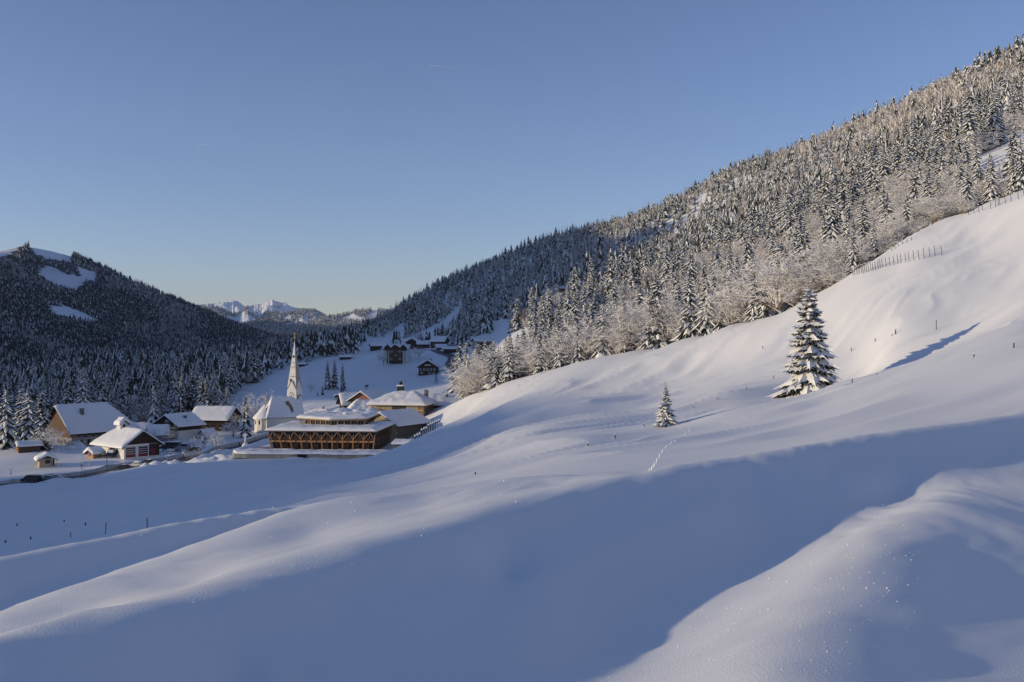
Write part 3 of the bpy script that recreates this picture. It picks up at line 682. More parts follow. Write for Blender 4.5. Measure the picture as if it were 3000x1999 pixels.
# right hillside
for y0, y1, s in [(200, 420, 6.2), (420, 650, 7.6), (650, 950, 8.2), (950, 1350, 8.2), (1350, 2050, 9.2)]:
    x, y = grid_pts(-260, y1 * .56, y0, y1, s)
    px = CX + x / y * F; z = ground(x, y); py = CY - z / y * F
    yc = np.where(px > 1345, np.interp(px, CREST[:, 0], CREST[:, 2]), 9e9)
    yr = np.interp(px, RIDGE[:, 0], RIDGE[:, 2])
    edge = np.interp(px, [1080, 1170, 1330, 1400, 1560], [990, 990, 1000, 985, 975])
    ok = (px > 1075) & (px < 3100) & (y < yr + 45)
    ok &= np.where(px > 1345, (y > yc + 5) & ((y < yc + 120) | (py < np.where(px < 1560, edge, 9e9))), py < edge)
    ok &= ~((px < 1640) & (px > 1440) & (py > 940) & (y > 600)) & ~((px > 1640) & (px < 1700) & (py > 905) & (py < 950) & (y > 750) & (y < 930))
    for q in CLEAR_RIGHT:
        ok &= ~poly_in(px, py, q); ok &= ~poly_in(px, py - 12, q)
    x, y, z, px, yc = x[ok], y[ok], z[ok], px[ok], yc[ok]
    near = np.clip((75 - (y - yc)) / 60, 0, 1)
    pb = np.clip(.12 + .75 * near + .55 * (noise2(x / 75, y / 75, 4) > .15) * np.clip((px - 1500) / 900, 0, 1), 0, .93)
    pb = np.where(px < 1345, .08, pb)
    ty = (rs.rand(len(x)) < pb).astype(float)
    tall = np.interp(px, [1345, 1900, 2400, 3000], [1.0, 1.0, .8, .62])
    Hs_ = np.where(ty == 0, rs.uniform(12, 22, len(x)) * np.where(y > 750, .8, 1.0) * rs.choice([.6, .85, 1.0, 1.0, 1.15], len(x)), rs.uniform(8, 13.5, len(x))) * np.where(y - yc < 90, tall, 1.0)
    add(x, y, Hs_, np.where(ty == 0, rs.uniform(.85, 1.25, len(x)) * np.where(y > 750, 1.4, 1), rs.uniform(.9, 1.35, len(x))), ty, 1, z)
# a dense hem of frosted bare trees right behind the crest
px = np.arange(1352, 3080, 13.0); px = px + rs.uniform(-7, 7, len(px)); yc = np.interp(px, CREST[:, 0], CREST[:, 2]) + rs.uniform(3, 14, len(px))
FX = np.array([1494, 1583, 1598, 1693, 1767, 1755, 1900, 1925, 1912, 2019, 2070, 2110, 2210, 2240, 1440, 1460, 1640, 1830, 2500, 2560, 2905, 2990, 2965])
k = (np.abs(px[:, None] - FX[None]).min(1) > 13) & ~((px > 2395) & (px < 2480) & (rs.rand(len(px)) < .5)); px, yc = px[k], yc[k]
x = (px - CX) / F * yc
add(x, yc, np.interp(px, [1345, 1420, 1700, 2300, 2600, 3000], [9.5, 13, 14, 13, 7.5, 7.5]) * rs.uniform(.55, 1.4, len(px)), rs.uniform(.95, 1.4, len(px)), np.ones(len(px)), 1)
# spruces whose tops are seen along the hem: (px, py top, metres behind the crest)
FRONT = [(1494, 974), (1583, 944), (1598, 965), (1693, 944), (1767, 882), (1755, 905), (1900, 850), (1925, 805), (1912, 815), (2019, 800), (2070, 805), (2110, 850), (2210, 760), (2240, 790), (1440, 1000), (1460, 1010), (1640, 960), (1830, 880), (2500, 660), (2560, 640), (2905, 450), (2990, 400), (2965, 440)]
TOPS = [(q[0], q[1], 2.5 + (i % 3)) for i, q in enumerate(FRONT)] + [(1420, 992, 20), (1446, 990, 26), (1494, 974, 24), (1517, 972, 30), (1540, 985, 20), (1583, 944, 22), (1600, 960, 34), (1667, 928, 26), (1693, 944, 22), (1718, 913, 34), (1740, 930, 44), (1767, 882, 40), (1876, 837, 26), (1900, 850, 32), (1925, 801, 30), (1940, 830, 24), (1860, 860, 44), (1990, 830, 40),
        (2019, 796, 34), (2070, 801, 40), (2090, 790, 60), (2208, 745, 48), (2300, 720, 40), (2290, 694, 46), (2361, 612, 75), (2345, 640, 85), (2402, 735, 16), (2437, 735, 14), (2455, 700, 40), (2480, 620, 60), (2500, 640, 70), (2530, 600, 80), (2600, 560, 70), (2680, 480, 110), (2760, 420, 120), (2800, 430, 110), (2830, 400, 130), (2870, 480, 45), (2900, 445, 60), (2960, 395, 36), (2990, 430, 20), (2975, 470, 30)]
px = np.array([q[0] for q in TOPS], float); yc = np.interp(px, CREST[:, 0], CREST[:, 2]) + np.array([q[2] for q in TOPS], float)
x = (px - CX) / F * yc; z = ground(x, yc); H = (CY - np.array([q[1] for q in TOPS])) / F * yc - z
add(x, yc, np.clip(H, 5, 27), rs.uniform(.95, 1.2, len(x)), np.zeros(len(x)), 1, z)

# valley forest on the left
MEADOW = [(640, 1215), (690, 1150), (830, 1082), (1060, 1047), (1440, 1030), (1440, 1240), (640, 1260)]
for y0, y1, s in [(425, 640, 6.8), (640, 1000, 8.5), (1000, 1500, 12)]:
    x, y = grid_pts(-480, 40, y0, y1, s); z = ground(x, y); px = CX + x / y * F; py = CY - z / y * F
    ok = (px > -120) & (px < 1090) & ~(poly_in(px, py, MEADOW) & (y < 760)) & ~((px > 700) & (y < 445)) & (y > np.interp(px, [0, 160, 400, 620, 700, 760], [432, 455, 432, 432, 428, 436]))
    ok &= ~((px > 820) & (y > 600) & (y < 760) & (py < 1080) & (px < 1075))
    ok &= ~((px > 1040) & (y < 1000))
    x, y, z, px = x[ok], y[ok], z[ok], px[ok]
    pbare = np.where((px < 200) | ((px > 380) & (px < 470)), .35, .07) + .3 * (noise2(x / 60, y / 60, 14) > .45)
    ty = (rs.rand(len(x)) < pbare).astype(float)
    add(x, y, np.where(ty == 0, rs.uniform(13, 22, len(x)), rs.uniform(8, 13, len(x))), rs.uniform(.85, 1.2, len(x)), ty, 2, z)
# groves at the foot of the runs
GROVE = [(1155, 1000, 960, 820), (1162, 1000, 962, 830), (1170, 1002, 968, 815), (1216, 1004, 966, 800), (1224, 1006, 966, 790), (1232, 1004, 962, 800), (1240, 1004, 972, 810), (1250, 1004, 962, 790), (1258, 1004, 965, 800), (1275, 1000, 955, 790), (1284, 1000, 960, 800), (1330, 1020, 975, 700), (1340, 1022, 970, 700), (1352, 1024, 962, 690), (1366, 1028, 968, 690), (1375, 1030, 975, 680), (1322, 1018, 980, 720), (1296, 1000, 958, 800)]
q = np.array(GROVE, float); x = (q[:, 0] - CX) / F * q[:, 3]; z = ground(x, q[:, 3]); H = np.clip((CY - q[:, 2]) / F * q[:, 3] - z, 7, 19)
add(x, q[:, 3], H, np.full(len(x), 1.1), np.zeros(len(x)), 2, z)

T = np.concatenate(T); T = T[np.argsort(T[:, 1])]
# how much of each tree shows, nearest first
horiz = np.full(3400, 1e9); vis = np.zeros(len(T))
crest_px = np.arange(3400) - 200.0
for i, (x, y, z, H, w, ty, zone) in enumerate(T):
    px, pb = proj(x, y, z); pt = CY - (z + H) / y * F; hw = max(1, H * w * (.17 if ty == 0 else .4) / y * F)
    a = int(np.clip(px - hw + 200, 0, 3399)); c = int(np.clip(px + hw + 201, 1, 3400))
    if c <= a: vis[i] = -1; continue
    if px < -hw or px > 3000 + hw: vis[i] = 0; seen = False
    h = np.minimum(horiz[a:c], pb)
    if px > 1345: h = np.minimum(h, np.interp(px, CREST[:, 0], CREST[:, 1]))
    vis[i] = max(0, (h - pt).mean()) * hw if -hw < px < 3000 + hw else 0
    m_ = (a + c) // 2; q = max(1, (c - a) // 4)
    horiz[max(0, m_ - q):m_ + q] = np.minimum(horiz[max(0, m_ - q):m_ + q], pt + (pb - pt) * .35)
order = np.argsort(-vis)
ind_s = [i for i in order if T[i, 5] == 0 and vis[i] > 0][:278]
ind_b = [i for i in order if T[i, 5] == 1 and vis[i] > 0][:180]
chosen = set(ind_s) | set(ind_b)
def zone_words(i):
    """(where the tree stands, how tall it looks)"""
    x, y, z, H, w, ty, zone = T[i]; px = CX + x / y * F
    sz = ('tall' if H > 17 else 'short' if H < 12 else 'medium-height') if ty == 0 else ('tall' if H > 12.5 else 'low' if H < 8 else 'middling')
    if zone == 2:
        if y > 650: k = 'at the foot of the ski run beyond the apartment block' if px > 1100 else 'far back on the shaded valley floor'
        else: k = 'in the shaded forest behind the farmhouse' if px < 380 else 'in the shaded forest behind the chalet and timber house' if px < 660 else 'in the shaded forest around the church spire' if px < 900 else 'at the shaded forest edge above the meadow'
        return k, sz
    d = y - np.interp(px, CREST[:, 0], CREST[:, 2])
    if d < 60:
        k = 'on the slope crest where it meets the village' if px < 1480 else 'on the slope crest above the blue shaded dip' if px < 1760 else 'on the slope crest straight above the small lone spruce' if px < 2080 else 'on the slope crest behind the tall lone spruce' if px < 2400 else 'behind the long row of fence posts' if px < 2700 else 'behind the upper wire fence'
    else:
        k = 'on the sunlit hillside above the lit crest' if px > 1900 else 'near the edge of the great shadow on the hillside'
        if px > 2600: k = 'on the sunlit hillside near the upper snow clearing'
    return k, sz
for n_, i in enumerate(ind_s):
    x, y, z, H, w, ty, zone = T[i]; k, sz = zone_words(i)
    spruce((x, y, z - .2), H, w, ('%s snow-dusted spruce %s' if zone == 2 else '%s snow-laden spruce %s') % (sz, k), 'spruces ' + k, rnd.choice(dark_spruce if (zone == 2 and rnd.random() < .75) else near_spruce), parts=n_ < 110)
for i in ind_b:
    x, y, z, H, w, ty, zone = T[i]; k, sz = zone_words(i)
    bare((x, y, z - .2), H, w, '%s frosted bare tree %s' % (sz, k), 'bare trees ' + k, rnd.choice(bare_dark if zone == 2 else bare_near))

def scatter(name, rows, variants, mats, label):
    V = []; Fc = []; Mi = []; base = 0
    rows = np.asarray(rows, float); ch = rs.randint(0, len(variants), len(rows)); ro = rs.uniform(0, 6.28, len(rows))
    for k, (v, f, m) in enumerate(variants):
        r = rows[ch == k]
        if len(r) == 0: continue
        a = ro[ch == k]; ca, sa = np.cos(a), np.sin(a); H = r[:, 3]; w = r[:, 3] * r[:, 4]
        X = (v[None, :, 0] * ca[:, None] - v[None, :, 1] * sa[:, None]) * w[:, None] + r[:, 0:1]
        Y = (v[None, :, 0] * sa[:, None] + v[None, :, 1] * ca[:, None]) * w[:, None] + r[:, 1:2]
        Z = v[None, :, 2] * H[:, None] + r[:, 2:3] - .2
        V.append(np.stack([X, Y, Z], -1).reshape(-1, 3)); n = len(v)
        Fc.append((f[None] + base + (np.arange(len(r)) * n)[:, None, None]).reshape(-1, 3)); Mi.append(np.tile(m, len(r))); base += n * len(r)
    o = link_mesh(name, np_mesh(name, np.concatenate(V), np.concatenate(Fc), mats, np.concatenate(Mi)))
    return tag(o, label, kind='stuff')

def bare_low(seed, n=70):
    rg = random.Random(seed); t = TB()
    for i in range(n):
        a = rg.uniform(0, 6.28); el = rg.uniform(.1, 1.5); r = rg.uniform(.25, .5)
        d = Vector((math.cos(a) * math.cos(el) * .85, math.sin(a) * math.cos(el) * .85, math.sin(el) * 1.25))
        b0 = Vector((0, 0, .2)) + d * r * rg.uniform(.05, .55); e_ = Vector((0, 0, .28)) + d * r + Vector((rg.uniform(-.1, .1), rg.uniform(-.1, .1), rg.uniform(-.05, .1)))
        s_ = (e_ - b0).cross(Vector((rg.uniform(-1, 1), rg.uniform(-1, 1), .3))).normalized() * rg.uniform(.010, .022)
        t.quad(tuple(b0 - s_), tuple(b0 + s_), tuple(e_ + s_ * .4), tuple(e_ - s_ * .4), 1 if rg.random() < .55 else 0)
    return t.arr()
mid_s = [spruce_crown(1.0, .18, 50 + k, 9, 7, 2, .62)[:] for k in range(4)]
low_s = [spruce_low(60 + k, 7, 6, .40, .17) for k in range(5)]
low_d = [spruce_low(70 + k, 6, 5, .30, .18) for k in range(5)]
tiny = [spruce_low(80 + k, 4, 4, .38, .2) for k in range(4)]
blow = [bare_low(90 + k, 90) for k in range(4)]
bdark = [bare_low(95 + k, 60) for k in range(3)]
rest = np.array([i for i in range(len(T)) if i not in chosen and (vis[i] > 0 or i % 3 == 0 or T[i, 1] > 700)])
TR = T[rest]
sel = (TR[:, 5] == 0) & (TR[:, 6] == 1)
nearr = sel & (TR[:, 1] < 560)
print('forest', (sel & ~nearr).sum(), nearr.sum())
low_b = [spruce_crown(1.0, .175, 40 + k, 8, 6, 1, .52)[:] for k in range(5)]
scatter('spruce_forest', TR[sel & ~nearr], low_b + low_s[:3], TM[:2], 'snowy spruce forest covering the upper hillside')
if nearr.sum(): scatter('spruce_thicket', TR[nearr], mid_s, TM[:2], 'snowy spruces crowded behind the slope crest')
scatter('bare_woodland', TR[(TR[:, 5] == 1) & (TR[:, 6] == 1)], blow, BM, 'frosted bare woodland between the spruces on the hillside')
sel = (TR[:, 5] == 0) & (TR[:, 6] == 2)
scatter('valley_forest', TR[sel], mid_s[:2] + low_d, TM[:2], 'shaded spruce forest on the valley floor')
if ((TR[:, 5] == 1) & (TR[:, 6] == 2)).sum(): scatter('valley_woodland', TR[(TR[:, 5] == 1) & (TR[:, 6] == 2)], bdark, BM, 'shaded bare trees on the valley floor')

def on_sheet(G, n, test, Hr, wr=(.9, 1.25)):
    X, Y, Z = G; nr, nc = X.shape
    a = rs.uniform(0, nr - 1.01, n); c = rs.uniform(0, nc - 1.01, n); i = a.astype(int); j = c.astype(int); u = a - i; w = c - j
    def L(A): return (A[i, j] * (1 - u) + A[i + 1, j] * u) * (1 - w) + (A[i, j + 1] * (1 - u) + A[i + 1, j + 1] * u) * w
    x, y, z = L(X), L(Y), L(Z); ok = y > 100
    px = CX + x / np.maximum(y, 1) * F; py = CY - z / np.maximum(y, 1) * F
    ok &= (px > -90) & (px < 3090) & test(x, y, z, px, py)
    x, y, z = x[ok], y[ok], z[ok]
    return np.stack([x, y, z, rs.uniform(*Hr, len(x)), rs.uniform(*wr, len(x))], 1)
def no_clear(polys, up=8):
    def f(x, y, z, px, py):
        k = np.ones(len(px), bool)
        for q in polys: k &= ~poly_in(px, py, q) & ~poly_in(px, py - up, q) & ~poly_in(px, py - 2 * up, q)
        return k
    return f
kk = vv <= 1.16
LM = (HX[kk], HY[kk], HZ[kk])
rows = on_sheet(LM, 95000, no_clear(CLEAR_LEFT, 8), (11, 19))
dec = noise2(rows[:, 0] / 110, rows[:, 1] / 110, 33) + .5 * noise2(rows[:, 0] / 40, rows[:, 1] / 40, 34) > .15
dec &= rs.rand(len(rows)) < .75
low_m = [spruce_low(110 + k, 6, 5, .20, .18) for k in range(4)]
scatter('mountain_forest', rows[~dec], low_m, TM[:2], 'dark spruce forest on the flank of the mountain')
r2 = rows[dec]; r2[:, 3] *= .65
scatter('mountain_woodland', r2, bdark, BM, 'bare woodland on the flank of the mountain')
RUNS = [[(1094, 902), (1108, 900), (1104, 925), (1085, 942), (1066, 938), (1080, 925)], [(1000, 930), (1030, 922), (1060, 930), (1062, 938), (1025, 934)], [(1100, 946), (1150, 936), (1130, 946), (1085, 966), (1070, 972)]]
scatter('far_forest', on_sheet(HD, 9000, no_clear(RUNS, 3), (14, 22), (1.1, 1.6)), tiny, TM[:2], 'spruce forest on the sunlit hill at the valley end')
FIELD = [[(870, 934), (925, 936), (955, 950), (900, 953), (872, 942)], [(828, 930), (850, 932), (850, 938), (830, 937)], [(960, 940), (978, 942), (965, 948)], [(830, 946), (870, 946), (872, 951), (840, 951)]]
scatter('dark_hill_forest', on_sheet(HC, 10000, no_clear(FIELD, 3), (14, 22), (1.1, 1.6)), tiny, TM[:2], 'spruce forest on the dark hill closing the valley')
def snow_top(x, y, z, px, py):
    k = noise2(x / 260, y / 260, 51) + .4 * noise2(x / 90, y / 90, 52) > -.35
    return k & no_clear(FIELD, 2)(x, y, z, px, py)
scatter('skyline_forest', on_sheet(HB, 13000, snow_top, (14, 22), (1.2, 1.8)), tiny, TM[:2], 'forest on the wooded hills below the snowy range')
# ------------------------------------------------------------------ buildings
def cap_mesh(mapf, zf, t, nx=24, ny=16, seed=0, edge=.35, bump=.12, m=None):
    """a rounded blanket of snow over a roof: mapf(u, v) -> (x, y), zf(x, y) the roof under it"""
    def par(n):
        e = [0, .006, .02, .045, .08]; k = np.linspace(.12, .88, n); return np.concatenate([e, k, 1 - np.array(e[::-1])])
    U_, V_ = np.meshgrid(par(nx), par(ny)); X, Y = mapf(U_, V_); Z0 = zf(X, Y)
    du = np.minimum(U_, 1 - U_) / .09; dv = np.minimum(V_, 1 - V_) / .09; d = np.clip(np.minimum(du, dv), 0, 1)
    hgt = t * np.sqrt(1 - (1 - d) ** 2) * (1 + bump * fbm(X / 2.2 + seed * 7.1, Y / 2.2, seed, 3) * 1.6)
    Z = Z0 + hgt + .004
    nr, nc = X.shape; v = np.stack([X.ravel(), Y.ravel(), Z.ravel()], 1)
    i = np.arange(nr - 1)[:, None] * nc + np.arange(nc - 1)[None]
    f = np.stack([i, i + 1, i + nc + 1, i + nc], -1).reshape(-1, 4)
    return np_mesh('snow', v, f, [m or M['roof_snow']], smooth=True)

def roof_slab(b, mapf, zf, th, m, nx=8, ny=8):
    U_, V_ = np.meshgrid(np.linspace(0, 1, nx + 1), np.linspace(0, 1, ny * 2 + 1)); X, Y = mapf(U_, V_); Z = zf(X, Y)
    nr, nc = X.shape; v = np.concatenate([np.stack([X.ravel(), Y.ravel(), Z.ravel()], 1), np.stack([X.ravel(), Y.ravel(), Z.ravel() - th], 1)]); n = nr * nc
    f = []
    for r in range(nr - 1):
        for c in range(nc - 1):
            i = r * nc + c; f.append((i, i + 1, i + nc + 1, i + nc)); f.append((n + i, n + i + nc, n + i + nc + 1, n + i + 1))
    for c in range(nc - 1): f.append((c, n + c, n + c + 1, c + 1)); i = (nr - 1) * nc + c; f.append((i, i + 1, n + i + 1, n + i))
    for r in range(nr - 1): i = r * nc; f.append((i, i + nc, n + i + nc, n + i)); i = r * nc + nc - 1; f.append((i, n + i, n + i + nc, i + nc))
    b.poly(v.tolist(), f, m)

def face_frame(face, L, W):
    """origin, along, outward of a wall face in the building's own axes"""
    return {'F': (Vector((0, -W / 2, 0)), Vector((1, 0, 0)), Vector((0, -1, 0))), 'B': (Vector((0, W / 2, 0)), Vector((-1, 0, 0)), Vector((0, 1, 0))),
            'R': (Vector((L / 2, 0, 0)), Vector((0, 1, 0)), Vector((1, 0, 0))), 'L': (Vector((-L / 2, 0, 0)), Vector((0, -1, 0)), Vector((-1, 0, 0)))}[face]

def panel(b, o, a, n, u0, u1, z0, z1, d0, d1, m):
    """a box on a wall face: u along the face, d outward"""
    up = Vector((0, 0, 1)); q = [o + a * u + up * z + n * d for d in (d0, d1) for (u, z) in ((u0, z0), (u1, z0), (u1, z1), (u0, z1))]
    b.poly(q, [(0, 3, 2, 1), (4, 5, 6, 7), (0, 1, 5, 4), (1, 2, 6, 5), (2, 3, 7, 6), (3, 0, 4, 7)], m)

def window(root, face, L, W, u, z, w, h, frame='white_paint', pane='glass', name='window', sill=True, inset=0.0):
    o, a, n = face_frame(face, L, W); b = MB(); t = .10
    panel(b, o, a, n, u - w / 2, u + w / 2, z, z + h, .0, .03, M[pane])
    for (p0, p1, q0, q1) in ((u - w / 2 - t, u - w / 2, z - t, z + h + t), (u + w / 2, u + w / 2 + t, z - t, z + h + t), (u - w / 2, u + w / 2, z - t, z), (u - w / 2, u + w / 2, z + h, z + h + t), (u - .04, u + .04, z, z + h)):
        panel(b, o, a, n, p0, p1, q0, q1, 0.0, .07, M[frame])
    if sill: panel(b, o, a, n, u - w / 2 - .15, u + w / 2 + .15, z - t - .1, z - t, 0, .2, M['roof_snow'])
    return b.build(name, root)

def chimney(root, roof, x, y, z0, z1, w=.9, m='stone', cap=True):
    b = MB(); b.box(x - w / 2, x + w / 2, y - w / 2, y + w / 2, z0, z1, M[m])
    b.box(x - w / 2 - .1, x + w / 2 + .1, y - w / 2 - .1, y + w / 2 + .1, z1, z1 + .12, M['dark_metal'])
    if cap:
        k = len(b.v); b.tube([(x, y, z1 + .12), (x, y, z1 + .3), (x, y, z1 + .42)], [w * .6, w * .5, w * .15], M['roof_snow'], 8)
    return b.build('chimney', roof)

def house(name, label, cat, px, py, Y, rot, L, W, h, rise, wall='dark_wood', upper=None, lower_h=0.0, ov=(.9, 1.1), snow=.7, hip=(0, 0), wins=(), chims=(), group=None, roofm='dark_wood', gable=None, sink=1.5, place=True, bump=.12, half=1.0):
    p = hit(px, py, Y) if place else at(px, py, Y)
    e = empty(name, p, R(rot), label, cat, group)
    def zf(x, y):
        z = h + rise * (1 - 2 * np.abs(y) / W)
        if hip[0]: z = np.minimum(z, h + rise * (L / 2 + x) / (L * hip[0] / 2) + (1 - half) * 0)
        if hip[1]: z = np.minimum(z, h + rise * (L / 2 - x) / (L * hip[1] / 2))
        return z
    wl_, ul = M[wall], M[upper or wall]; gl = M[gable or upper or wall]
    top = lower_h if lower_h else h
    b = MB(); x0, x1, y0, y1 = -L / 2, L / 2, -W / 2, W / 2
    b.poly([(x0, y0, -sink), (x1, y0, -sink), (x1, y1, -sink), (x0, y1, -sink), (x0, y0, top), (x1, y0, top), (x1, y1, top), (x0, y1, top)], [(0, 1, 5, 4), (1, 2, 6, 5), (2, 3, 7, 6), (3, 0, 4, 7), (4, 5, 6, 7)], wl_)
    w = b.build('wall', e)
    if lower_h:
        k = .12; b = MB(); b.box(x0 - k, x1 + k, y0 - k, y1 + k, lower_h, h, ul); b.build('upper_wall', e)
    for end, hp in ((x0, hip[0]), (x1, hip[1])):
        if hp: continue
        s_ = 1 if end > 0 else -1; q = .12 if lower_h else 0.0
        b = MB(); b.poly([(end + s_ * q, y0, h), (end + s_ * q, y1, h), (end + s_ * q, 0, h + rise - .12), (end - s_ * .2, y0, h), (end - s_ * .2, y1, h), (end - s_ * .2, 0, h + rise - .12)], [(0, 1, 2), (3, 5, 4), (0, 2, 5, 3), (1, 4, 5, 2), (0, 3, 4, 1)], gl)
        b.build('gable', e)
    X0, X1, Y0, Y1 = x0 - ov[0], x1 + ov[0], y0 - ov[1], y1 + ov[1]
    def mp(u, v): return X0 + (X1 - X0) * u, Y0 + (Y1 - Y0) * v
    b = MB(); zr = lambda x, y: zf(x, y) + .12
    roof_slab(b, mp, zr, .24, M[roofm], 16, 6); r = b.build('roof', e)
    g_ = .10
    def mp2(u, v): return X0 - g_ + (X1 - X0 + 2 * g_) * u, Y0 - g_ + (Y1 - Y0 + 2 * g_) * v
    me = cap_mesh(mp2, zr, snow, 26, 18, seed=int(abs(px * 7 + py)) % 97, bump=bump); link_mesh('snow', me, r)
    for wd in wins: window(e, wd[0], L + (.24 if lower_h and wd[2] > lower_h else 0), W + (.24 if lower_h and wd[2] > lower_h else 0), *wd[1:])
    for c in chims: chimney(e, r, c[0], c[1], float(zf(np.array(c[0]), np.array(c[1]))) - .2, float(zf(np.array(c[0]), np.array(c[1]))) + snow + c[2], *(c[3:]))
    return e

# 1 farmhouse with the huge roof
e = house('farmhouse', 'large dark farmhouse under a huge hipped snow roof behind the spruces', 'farmhouse', 266, 1300, 374, 52, 25, 19, 6.6, 8.2, wall='grey_plaster', upper='brown_wood', lower_h=3.6, ov=(1.6, 1.8), snow=.8, hip=(0, .5), bump=.04,
          wins=[('F', u, 1.0, 1.1, 1.6, 'dark_wood') for u in (-9, -6, -3, 0, 3, 6)] + [('F', u, 4.2, 1.1, 1.5, 'dark_wood') for u in (-9, -6, -3, 0, 3)] + [('L', u, 1.2, 1.1, 1.5) for u in (-5, 0, 5)], chims=[(-6, -4.6, 2.0, 1.1, 'stone')])
b = MB(); b.tube([(-2, 0, 15), (-2, 0, 18)], [.06, .05], M['pale_metal'], 5); b.build('aerial', e)
# 2 fire station with a little bell turret
FS = house('fire_station', 'white fire station with red garage doors and a small bell turret on its snowy roof', 'fire station', 372, 1331, 336, -40, 19, 12.5, 4.0, 4.3, wall='plaster', gable='dark_wood', ov=(1.0, 1.3), snow=.85, hip=(.5, 0),
           wins=[('F', u, 1.2, 1.1, 1.5, 'dark_wood', 'glass', 'window', False) for u in (1.4, 3.2, 5.0)])
o, a, n = face_frame('R', 19, 12.5)
for u in (-4.0, .4):
    b = MB(); panel(b, o, a, n, u - 1.7, u + 1.7, 0, 3.4, .02, .08, M['red_paint'])
    for z in (1.25, 1.95, 2.65): panel(b, o, a, n, u - 1.55, u + 1.55, z, z + .5, .09, .11, M['glass'])
    for z in (1.05, 1.78, 2.48, 3.2): panel(b, o, a, n, u - 1.6, u + 1.6, z, z + .12, .112, .13, M['white_paint'])
    for q in (u - 1.95, u + 1.72): panel(b, o, a, n, q, q + .23, 0, 3.6, .02, .16, M['white_paint'])
    b.build('garage_door', FS)
b = MB(); panel(b, o, a, n, -1.9, -1.4 + .1, 0, 2.2, .03, .09, M['white_paint']); panel(b, o, a, n, -6, 2.4, 3.62, 4.1, .02, .12, M['white_paint']); b.build('door', FS)
b = MB(); panel(b, o, a, n, 2.5, 6.25, 0, 3.9, .02, .10, M['dark_wood']); panel(b, o, a, n, 3.1, 4.9, .1, 2.3, .11, .15, M['red_paint']); b.build('side_bay', FS)
tx = -3.2
b = MB(); b.box(tx - 1.3, tx + 1.3, -1.3, 1.3, 5.5, 10.2, M['white_plaster'])
b.poly([(tx + 1.3, -1.3, 10.2), (tx + 1.3, 1.3, 10.2), (tx + 1.3, 0, 11.3), (tx - 1.3, -1.3, 10.2), (tx - 1.3, 1.3, 10.2), (tx - 1.3, 0, 11.3)], [(0, 1, 2), (3, 5, 4)], M['white_plaster']); tw = b.build('bell_turret', FS)
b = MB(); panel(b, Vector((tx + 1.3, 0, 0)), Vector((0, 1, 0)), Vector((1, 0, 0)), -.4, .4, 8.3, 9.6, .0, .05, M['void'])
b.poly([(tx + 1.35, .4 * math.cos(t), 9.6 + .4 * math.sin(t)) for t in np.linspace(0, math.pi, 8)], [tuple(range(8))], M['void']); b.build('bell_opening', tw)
b = MB(); tz = lambda x, y: 11.4 - 1.1 * np.abs(y) / 1.3; tm = lambda u, v: (tx - 1.9 + 3.8 * u, -1.9 + 3.8 * v); roof_slab(b, tm, tz, .15, M['dark_wood'], 4, 3); tr = b.build('turret_roof', FS)
link_mesh('snow', cap_mesh(lambda u, v: (tx - 2 + 4 * u, -2 + 4 * v), tz, 1.1, 10, 10, 5), tr)
# 3 wooden hut by the station
e = house('wooden_hut', 'tiny wooden hut with a thick snow cap beside the fire station wall', 'hut', 277, 1341, 322, 62, 3.6, 3.1, 1.7, .9, wall='orange_wood', ov=(.7, .8), snow=1.0)
b = MB(); o, a, n = face_frame('L', 3.6, 3.1); panel(b, o, a, n, -.6, .6, .75, 1.75, .02, .07, M['red_paint']); b.build('shutter', e)
# 4 kiosk
e = house('ticket_kiosk', 'small boarded kiosk with a snow roof beside the flagpoles', 'kiosk', 135, 1364, 313, -58, 4.4, 4.4, 2.2, 1.1, wall='pale_wood', gable='grey_wood', ov=(1.1, .9), snow=.85, wins=[('R', .2, .9, 1.3, .9, 'dark_wood', 'glass', 'window', False)])
b = MB(); o, a, n = face_frame('R', 4.4, 4.4); panel(b, o, a, n, 1.2, 2.0, 0, 1.95, .02, .08, M['dark_wood']); b.build('door', e)
b = MB(); panel(b, *face_frame('F', 4.4, 4.4), -3.1, -2.3, 0, 1.3, -.1, .0, M['red_paint']); b.build('notice_board', e)
# 5 wood shelter
e = house('wood_shelter', 'low shelter with stacked firewood under the sunlit spruces', 'shelter', 84, 1322, 336, 35, 6.5, 4.6, 2.1, 1.0, wall='brown_wood', ov=(.8, .7), snow=.55)
b = MB(); o, a, n = face_frame('L', 6.5, 4.6); rg = random.Random(4)
for i in range(11):
    for j in range(6):
        u = -2.1 + i * .42 + rg.uniform(-.05, .05); z = .1 + j * .33; q = o + a * u + n * .05; b.tube([q + Vector((0, 0, z + .15)), q + n * .35 + Vector((0, 0, z + .15))], [.17, .17], M['orange_wood'], 6)
b.build('firewood', e)
# 6 chalet, dark above and white below
e = house('chalet', 'chalet with a dark timber upper floor over a white ground floor', 'chalet', 524, 1280, 388, 58, 11, 12.6, 5.4, 3.3, wall='plaster', upper='dark_wood', lower_h=3.0, ov=(1.3, 1.7), snow=.7, bump=.05,
          wins=[('L', u, .9, .95, 1.2, 'white_paint') for u in (2.2, 4.6, -.8)] + [('L', u, 3.9, .9, 1.05, 'white_paint') for u in (-4.2, -1.5, 1.6, 4.4)] + [('L', u, 6.3, .45, .45, 'white_paint') for u in (-.6, .6)], chims=[(0, -3.6, .9, 1.0)])
